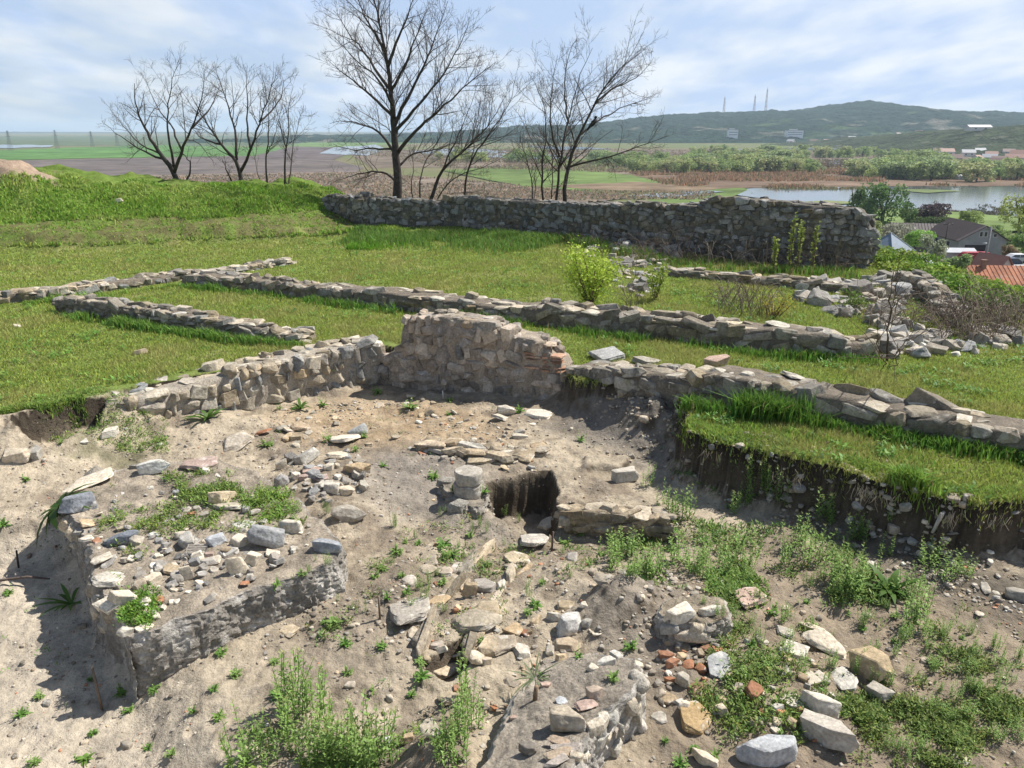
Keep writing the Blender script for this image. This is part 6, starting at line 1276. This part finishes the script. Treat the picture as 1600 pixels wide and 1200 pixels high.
c5 = at_dist(1592, 420, 112); gable_house('grey_shed', 'pale grey flat shed right of the little white gable', (c5[0], c5[1], VG), R(4), 7, 4, 2.2, .5, (.34, .34, .34), (.40, .41, .42), .2, [(1, 0, 1.2, .7, .7)], False)
gable_house('white_fence_shed', 'low whitewashed outbuilding in front of the grey house gable', (at_dist(1488, 405, 131)[0], 131, VG), R(-6), 6, 3, 1.9, .5, (.42, .44, .46), (.40, .42, .45), .2, [(1, 0, 1.1, .6, .6)], False)
# poly tunnel
c6 = at_dist(1432, 394, 122); r = empty('polytunnel', (c6[0], c6[1], VG), 'small white plastic covered tunnel among the bushes', 'polytunnel', None, R(20)); mb = MB(); th = np.linspace(0, math.pi, 17); V = np.concatenate([np.stack([0 * th + x, 1.5 * np.cos(th), 2.6 * np.sin(th) + .05 * math.sin(x * 3)], 1) for x in np.linspace(-2.6, 2.6, 9)]); i = np.arange(8)[:, None] * 17; j = np.arange(16)[None]
e_ = np.arange(17)[None]; mb.add(V, [np.stack([i + j, i + 17 + j, i + 17 + j + 1, i + j + 1], -1).reshape(-1, 4), e_, e_[:, ::-1] + 136], (.68, .70, .72)); mb.build('cover', M_PAINT, r); mb = MB(); [tube(mb, [(x, 1.53 * math.cos(a), 2.64 * math.sin(a)) for a in np.linspace(0, math.pi, 13)], .04, 5, (.4, .4, .4)) for x in (-2.6, -.9, .9, 2.6)]; mb.build('hoops', M_METAL, r)
# vehicles
def vehicle(name, label, cat, loc, rz, prof, Wd, col, glass, wheels, wr, group=None):
    """body: side profile in (x, z) extruded across Wd; glass: profile polygons for the windows"""
    r = empty(name, loc, label, cat, group, rz); mb = MB(); n = len(prof); w = Wd / 2
    V = [(x, -w * (1 - .14 * max(0, z - .9)), z) for x, z in prof] + [(x, w * (1 - .14 * max(0, z - .9)), z) for x, z in prof]; j = np.arange(n); mb.add(V, [np.stack([j, (j + 1) % n, (j + 1) % n + n, j + n], 1), j[None, ::-1], (j + n)[None]], col); mb.build('body', M_PAINT, r, False)
    for gp in glass:
        m2 = MB(); k = len(gp); V = [(x, s * (w * (1 - .14 * max(0, z - .9)) + d), z) for s in (-1,) for d in (-.02, .015) for x, z in gp] ; jj = np.arange(k); m2.add(V, [(jj + k)[None], np.stack([jj, (jj + 1) % k, (jj + 1) % k + k, jj + k], 1)], (.03, .035, .045)); V2 = np.array(V) * np.array([1, -1, 1]); m2.add(V2, [(jj + k)[None, ::-1], np.stack([jj, (jj + 1) % k, (jj + 1) % k + k, jj + k], 1)], (.03, .035, .045)); m2.build('window', M_GLASS, r, False)
    for x in wheels:
        for s in (-1, 1): m3 = MB(); tube(m3, [(x, s * (w - .2), wr), (x, s * (w + .02), wr)], wr, 18, (.025, .025, .025)); wo_ = m3.build('wheel', M_PAINT, r); m4 = MB(); tube(m4, [(x, s * (w - .05), wr), (x, s * (w + .035), wr)], wr * .6, 12, (.4, .4, .42)); m4.build('rim', M_METAL, wo_)
    for s in (-1, 1): m5 = MB(); box(m5, (prof[0][0] + .04, s * w * .7, .75), (.1, .3, .18), (.7, .7, .65)); m5.build('headlight', M_GLASS, r, False)
    return r
CARP = [(2.1, .35), (2.15, .75), (1.2, .95), (.5, 1.45), (-1.3, 1.48), (-2.0, 1.0), (-2.1, .75), (-2.1, .35)]; CARG = [[(1.0, .98), (.46, 1.38), (-.3, 1.4), (-.3, .98)], [(-.4, .98), (-.4, 1.4), (-1.25, 1.4), (-1.75, 1.0)]]
VANP = [(2.4, .4), (2.5, 1.0), (2.1, 1.2), (1.5, 2.1), (1.2, 2.3), (-2.5, 2.3), (-2.6, 2.1), (-2.6, .4)]; VANG = [[(1.95, 1.2), (1.42, 2.02), (.8, 2.02), (.8, 1.2)]]
v = at_dist(1517, 408, 127); vehicle('red_van', 'dark red van parked behind the rusty roof', 'van', (v[0], 127, VG + .1), R(180), VANP, 1.9, (.30, .02, .035), VANG, (-1.6, 1.5), .36)
v = at_dist(1572, 410, 124); vehicle('parked_car', 'dark blue car parked right of the lamp pole', 'car', (v[0], 124, VG + .5), R(172), CARP, 1.75, (.05, .075, .13), CARG, (-1.3, 1.3), .32)
v = at_dist(1597, 408, 126); vehicle('parked_car', 'white car parked beyond the dark blue car', 'car', (v[0], 128, VG + .5), R(176), CARP, 1.75, (.55, .56, .58), CARG, (-1.3, 1.3), .32)
# poles
def pole(name, label, px, pt, Y, rr, col, lamp=False, cat='pole'):
    b = at_dist(px, 400, Y); zt = at_dist(px, pt, Y)[2]; r = empty(name, (b[0], Y, VG), label, cat); h = zt - VG; mb = MB(); tube(mb, [(0, 0, -.5), (0, 0, h)], [rr * 1.3, rr * .8], 8, col); mb.build('shaft', M_STONE, r)
    mb = MB(); tube(mb, [(-.8, 0, h - .4), (.8, 0, h - .4)], .06, 6, np.array(col) * .6); [tube(mb, [(x, 0, h - .4), (x, 0, h - .15)], .05, 6, (.3, .3, .3)) for x in (-.7, 0, .7)]; mb.build('crossarm', M_METAL, r)
    if lamp: mb = MB(); tube(mb, [(0, 0, h * .62), (-.5, -.3, h * .68)], .045, 6, (.2, .2, .2)); box(mb, (-.75, -.45, h * .68), (.6, .3, .16), (.6, .62, .62), .5); mb.build('lamp', M_METAL, r)
pole('utility_pole', 'thin dark utility pole in front of the dark brown roof', 1473, 347, 129, .11, (.07, .06, .055)); pole('utility_pole', 'thick grey concrete pole with a street lamp beside the gable', 1540, 354, 118, .19, (.28, .28, .275), True)
# white blocks on the hill
for px, pt, pb, wpx, lab in ((1144, 204, 214, 14, 'white block building on the wooded hill, left of the long one'), (1240, 206, 214, 24, 'long white building on the wooded hill flank')):
    b = on_hill(px, pb, HILL, 1640, 2600); m = b[1] / F; r = empty('white_building', b, lab, 'building'); w, h = wpx * m, (pb - pt) * m; mb = MB(); box(mb, (0, 0, h / 2 - 3), (w, 14, h + 6), (.85, .85, .84)); box(mb, (-w * .05, 2, h + 1.2), (w * .45, 8, 3), (.55, .55, .55)); mb.build('wall', M_PAINT, r, False); mb = MB(); box(mb, (0, 0, h + .35), (w + 1, 15, .6), (.45, .43, .42)); mb.build('roof', M_PAINT, r, False)
    for k in range(2): mb = MB(); box(mb, (0, -7.05, h * (.3 + .35 * k)), (w * .88, .3, h * .08), (.10, .11, .13)); mb.build('window_band', M_GLASS, r, False)
# the far village: each house its own object, a handful of shapes
FH = []
for k, (wc, rc) in enumerate((((.6, .59, .57), (.30, .16, .12)), ((.55, .54, .52), (.32, .33, .35)), ((.62, .6, .55), (.42, .42, .43)), ((.5, .48, .45), (.20, .13, .11)))):
    FH.append(gable_house('far_house', 'small pale house of the far village under the ridge', (0, 0, -60), 0, 11, 8, 3.4, 2.6, wc, rc, .4, [(1, -2.5, 1.7, 1.2, 1.3), (1, 2.5, 1.7, 1.2, 1.3), (0, 0, 1.8, 1.1, 1.3)], simple=True))
g = np.random.default_rng(81); first = [True] * 4
FV = [(1490, 236), (1505, 238), (1530, 240), (1560, 236), (1575, 242), (1590, 246), (1478, 243), (1512, 244), (1545, 252), (1560, 256), (1583, 254), (1597, 252), (1562, 263), (1490, 254), (1592, 266), (1548, 246), (1465, 238), (1500, 262), (1525, 256), (1612, 258), (1575, 268), (1540, 232), (1610, 240), (1455, 246)]
for px, py in FV:
    k = g.integers(4); b = P(px, py, PLAIN + .5); lab, grp = 'small pale house of the far village under the ridge', 'houses of the far village'
    if first[k]: h = FH[k]; h.location = tuple(b); h.rotation_euler = (0, 0, g.uniform(-.9, .9)); h['group'] = grp; first[k] = False
    else: dup(FH[k], b, g.uniform(-.9, .9), g.uniform(.8, 1.15), lab, grp)
for px, py in ((1398, 232), (1412, 227), (1425, 231), (1440, 229), (1385, 226), (1360, 224), (1340, 230), (1372, 219), (1310, 227), (1290, 231), (1402, 214), (1424, 219), (1330, 221), (1270, 228), (1235, 229), (1435, 212)):
    b = on_hill(px, py, HILL, 1600, 2500); dup(FH[g.integers(4)], b + np.array([0, 0, 1]), g.uniform(-.9, .9), 1.25, 'tiny house at the foot of the wooded hill', 'houses at the foot of the hill')
b = on_hill(1528, 203, NEAR, 800, 1000); dup(FH[2], b, .1, (2.6, 1.2, 1.0), 'long white building on the dark ridge above the far village', None)
b = on_hill(1421, 231, NEAR, 780, 1000)
b = P(1500, 280, PLAIN + .6); dup(FH[1], b, .2, .4, 'little white hut at the edge of the reed bed')

# ------------------------------------------------------------------ trees of the valley
def crown_mesh(seed, w, h, n, leaf, col, base=.12, lob=7, var=.22):
    g = np.random.default_rng(seed); lc = np.stack([g.normal(0, .24, lob) * w, g.normal(0, .24, lob) * w, h * g.uniform(base + .15, .85, lob)], 1); lr = g.uniform(.16, .30, lob) * w
    i = g.integers(0, lob, n); d = g.normal(0, 1, (n, 3)); d /= np.linalg.norm(d, axis=1)[:, None]; c = lc[i] + d * (lr[i] * g.uniform(.55, 1.05, n))[:, None] * np.array([1, 1, 1.15 * h / w if h > w else 1]); c[:, 2] = np.clip(c[:, 2], h * .04, h)
    q = vn3(c / (w * .13), seed) > -.35; c = c[q]; n = len(c); a = g.normal(0, 1, (n, 3)); a /= np.linalg.norm(a, axis=1)[:, None]; s = np.cross(a, g.normal(0, 1, (n, 3))); s /= np.linalg.norm(s, axis=1)[:, None]; l = (leaf * g.uniform(.6, 1.3, n))[:, None]
    V = np.stack([c - a * l * .5, c - s * l * .35, c + a * l * .5, c + s * l * .35], 1).reshape(-1, 3); C = np.array(col)[None] * (1 + var * g.normal(0, 1, (n, 1))) * (1 + .25 * vn3(c / (w * .2), seed + 1)[:, None]); mb = MB(); mb.add(V, np.arange(4 * n).reshape(-1, 4), np.repeat(np.clip(C, .01, .8), 4, 0)); return mb
def leafy_tree(name, label, cat, b, w, h, n, leaf, col, seed, group=None, trunkc=(.07, .06, .05), **kw):
    r = empty(name, b, label, cat, group); g = np.random.default_rng(seed); mb = MB()
    for k in range(3): a = k * 2.1 + g.uniform(0, .8); tube(mb, [(0, 0, -.6), (g.normal(0, .04) * w, g.normal(0, .04) * w, h * .3), (math.cos(a) * w * .16, math.sin(a) * w * .16, h * .62), (math.cos(a) * w * .24, math.sin(a) * w * .24, h * .85)], [.03 * h, .022 * h, .013 * h, .006 * h], 6, trunkc)
    mb.build('trunk', M_BARK, r); crown_mesh(seed, w, h, n, leaf, col, **kw).build('crown', M_LEAF, r); return r
FT = [leafy_tree('willow', 'pale green willow in the wooded belt of the marsh', 'tree', (0, 0, -60), 8.5, 8.5, 1900, .75, [(.33, .42, .15), (.38, .45, .17), (.28, .38, .14), (.40, .43, .20), (.31, .39, .18)][k], 700 + k, base=.0, lob=12) for k in range(5)]
g = np.random.default_rng(91); first = [True] * 5; WP = []
for poly, n in (([(985, 266), (1060, 262), (1275, 264), (1278, 270), (1000, 273)], 62), ([(1330, 272), (1450, 266), (1600, 268), (1640, 284), (1500, 285), (1340, 280)], 60), ([(1300, 252), (1420, 244), (1500, 256), (1480, 268), (1350, 268), (1290, 262)], 60), ([(1080, 242), (1220, 238), (1400, 240), (1400, 249), (1250, 250), (1090, 250)], 60), ([(900, 256), (990, 253), (1060, 262), (1000, 268), (930, 262)], 22), ([(1050, 250), (1260, 252), (1270, 262), (1080, 262)], 34), ([(660, 246), (900, 250), (900, 256), (700, 252)], 14)):
    pp = np.array(poly, float); k = 0
    while k < n:
        q = g.uniform(pp.min(0), pp.max(0))
        if sdp(q[:1], q[1:], pp)[0] < 0: WP.append(q); k += 1
    # keep the pool open
WP = [q for q in WP if not (1270 < q[0] < 1390 and 247 < q[1] < 262)]
for q in WP:
    k = g.integers(5); b = P(q[0], q[1], PLAIN + .3); s = g.uniform(.65, 1.25); lab, grp = 'pale green willow in the wooded belt of the marsh', 'willows of the marsh belt'
    if first[k]: t_ = FT[k]; t_.location = tuple(b); t_['group'] = grp; first[k] = False
    else: dup(FT[k], b, g.uniform(0, 6.3), (s * g.uniform(1.0, 1.7), s * g.uniform(1.0, 1.7), s), lab, grp)
VT = [  # px, py foot, Y, width px, height px, colour, label, name, cat
 (1334, 352, 195, 46, 66, (.075, .125, .04), 'left of the two tall wind bent willows behind the enclosure wall end', 'willow', 'tree'),
 (1378, 356, 190, 66, 76, (.07, .12, .038), 'right and larger of the two wind bent willows behind the enclosure wall end', 'willow', 'tree'),
 (1352, 352, 192, 34, 46, (.08, .13, .045), 'low willow between the two wind bent willows', 'willow', 'tree'),
 (1452, 352, 186, 62, 32, (.095, .07, .075), 'round purple brown leafless bush behind the long dark wing', 'bush', 'bush'),
 (1420, 350, 188, 30, 22, (.14, .19, .05), 'small yellow green bush left of the purple bush', 'bush', 'bush'),
 (1462, 358, 178, 40, 18, (.10, .15, .05), 'low green bush under the purple bush', 'bush', 'bush'),
 (1592, 362, 170, 54, 62, (.20, .23, .06), 'yellow green tree at the right edge above the grey house', 'tree', 'tree'),
 (1612, 402, 150, 62, 52, (.11, .17, .045), 'dark green bushy tree right of the grey house', 'tree', 'tree'),
 (1580, 402, 134, 26, 20, (.17, .13, .08), 'brownish bush right of the grey gable', 'bush', 'bush'),
 (1396, 378, 135, 60, 28, (.36, .36, .27), 'domed tree in pale blossom behind the blue roofed hut', 'blossom_tree', 'tree'),
 (1430, 385, 126, 36, 28, (.14, .24, .05), 'bright green round tree left of the white blossoming one', 'tree', 'tree'),
 (1461, 408, 112, 42, 40, (.33, .37, .24), 'white blossoming tree before the dark roofed house', 'blossom_tree', 'tree'),
 (1366, 366, 145, 30, 26, (.20, .24, .09), 'pale green bush touching the enclosure wall end', 'bush', 'bush'),
 (1364, 404, 110, 34, 40, (.14, .20, .08), 'grey green tree in front of the blue roofed hut', 'tree', 'tree'),
 (1502, 430, 92, 36, 34, (.13, .18, .07), 'thin grey green tree in front of the rusty roof', 'tree', 'tree'),
 (1560, 380, 165, 40, 26, (.13, .18, .06), 'green bush behind the grey house gable', 'bush', 'bush'),
 (1520, 345, 200, 40, 14, (.15, .19, .06), 'low green bush on the lake shore above the grey house', 'bush', 'bush'),
 (1480, 470, 62, 50, 40, (.12, .19, .05), 'green bush below the rusty roofed house, nearest to the ruin', 'bush', 'bush'),
 (1560, 480, 62, 66, 36, (.13, .18, .06), 'grey green bush under the white wall of the rusty roofed house', 'bush', 'bush'),
 (1610, 478, 66, 50, 36, (.12, .2, .05), 'green bush at the right edge under the rusty roofed house', 'bush', 'bush'),
]
for k, (px, py, Y, wp, hp, col, lab, nm, ct) in enumerate(VT):
    b = at_dist(px, py, Y); m = Y / F; b[2] = max(b[2] - .3, float(ground(b[0], b[1])) - .2) if Y > 80 else float(ground(b[0], b[1])); h = (at_dist(px, py - hp, Y)[2] - b[2]); leafy_tree(nm, lab, ct, b, wp * m, h, 3600, .045 * wp * m + .12, np.array(col) * 1.9 if max(col) < .3 and 'purple' not in lab else col, 800 + k, None, base=.02 if 'bush' in nm else .1, lob=9 if 'bush' in nm else 8)

# ------------------------------------------------------------------ the air
mb = MB(); x0, x1, y0, y1, z0, z1 = -15000, 15000, -15000, 15000, PLAIN - 1, 135
mb.add([(x0, y0, z0), (x1, y0, z0), (x1, y1, z0), (x0, y1, z0), (x0, y0, z1), (x1, y0, z1), (x1, y1, z1), (x0, y1, z1)], BOXF, (.5, .5, .5))
M_HAZE = bpy.data.materials.new('haze'); M_HAZE.use_nodes = True; _t = M_HAZE.node_tree; _t.nodes.clear(); _o = _t.nodes.new('ShaderNodeOutputMaterial'); _v = _t.nodes.new('ShaderNodeVolumePrincipled'); _t.links.new(_v.outputs[0], _o.inputs['Volume'])
_v.inputs['Color'].default_value = (.66, .82, 1, 1); _v.inputs['Density'].default_value = .00012; _v.inputs['Anisotropy'].default_value = .1
tag(mb.build('haze', M_HAZE, None, False), 'thin spring haze over the valley', None, None, 'stuff')
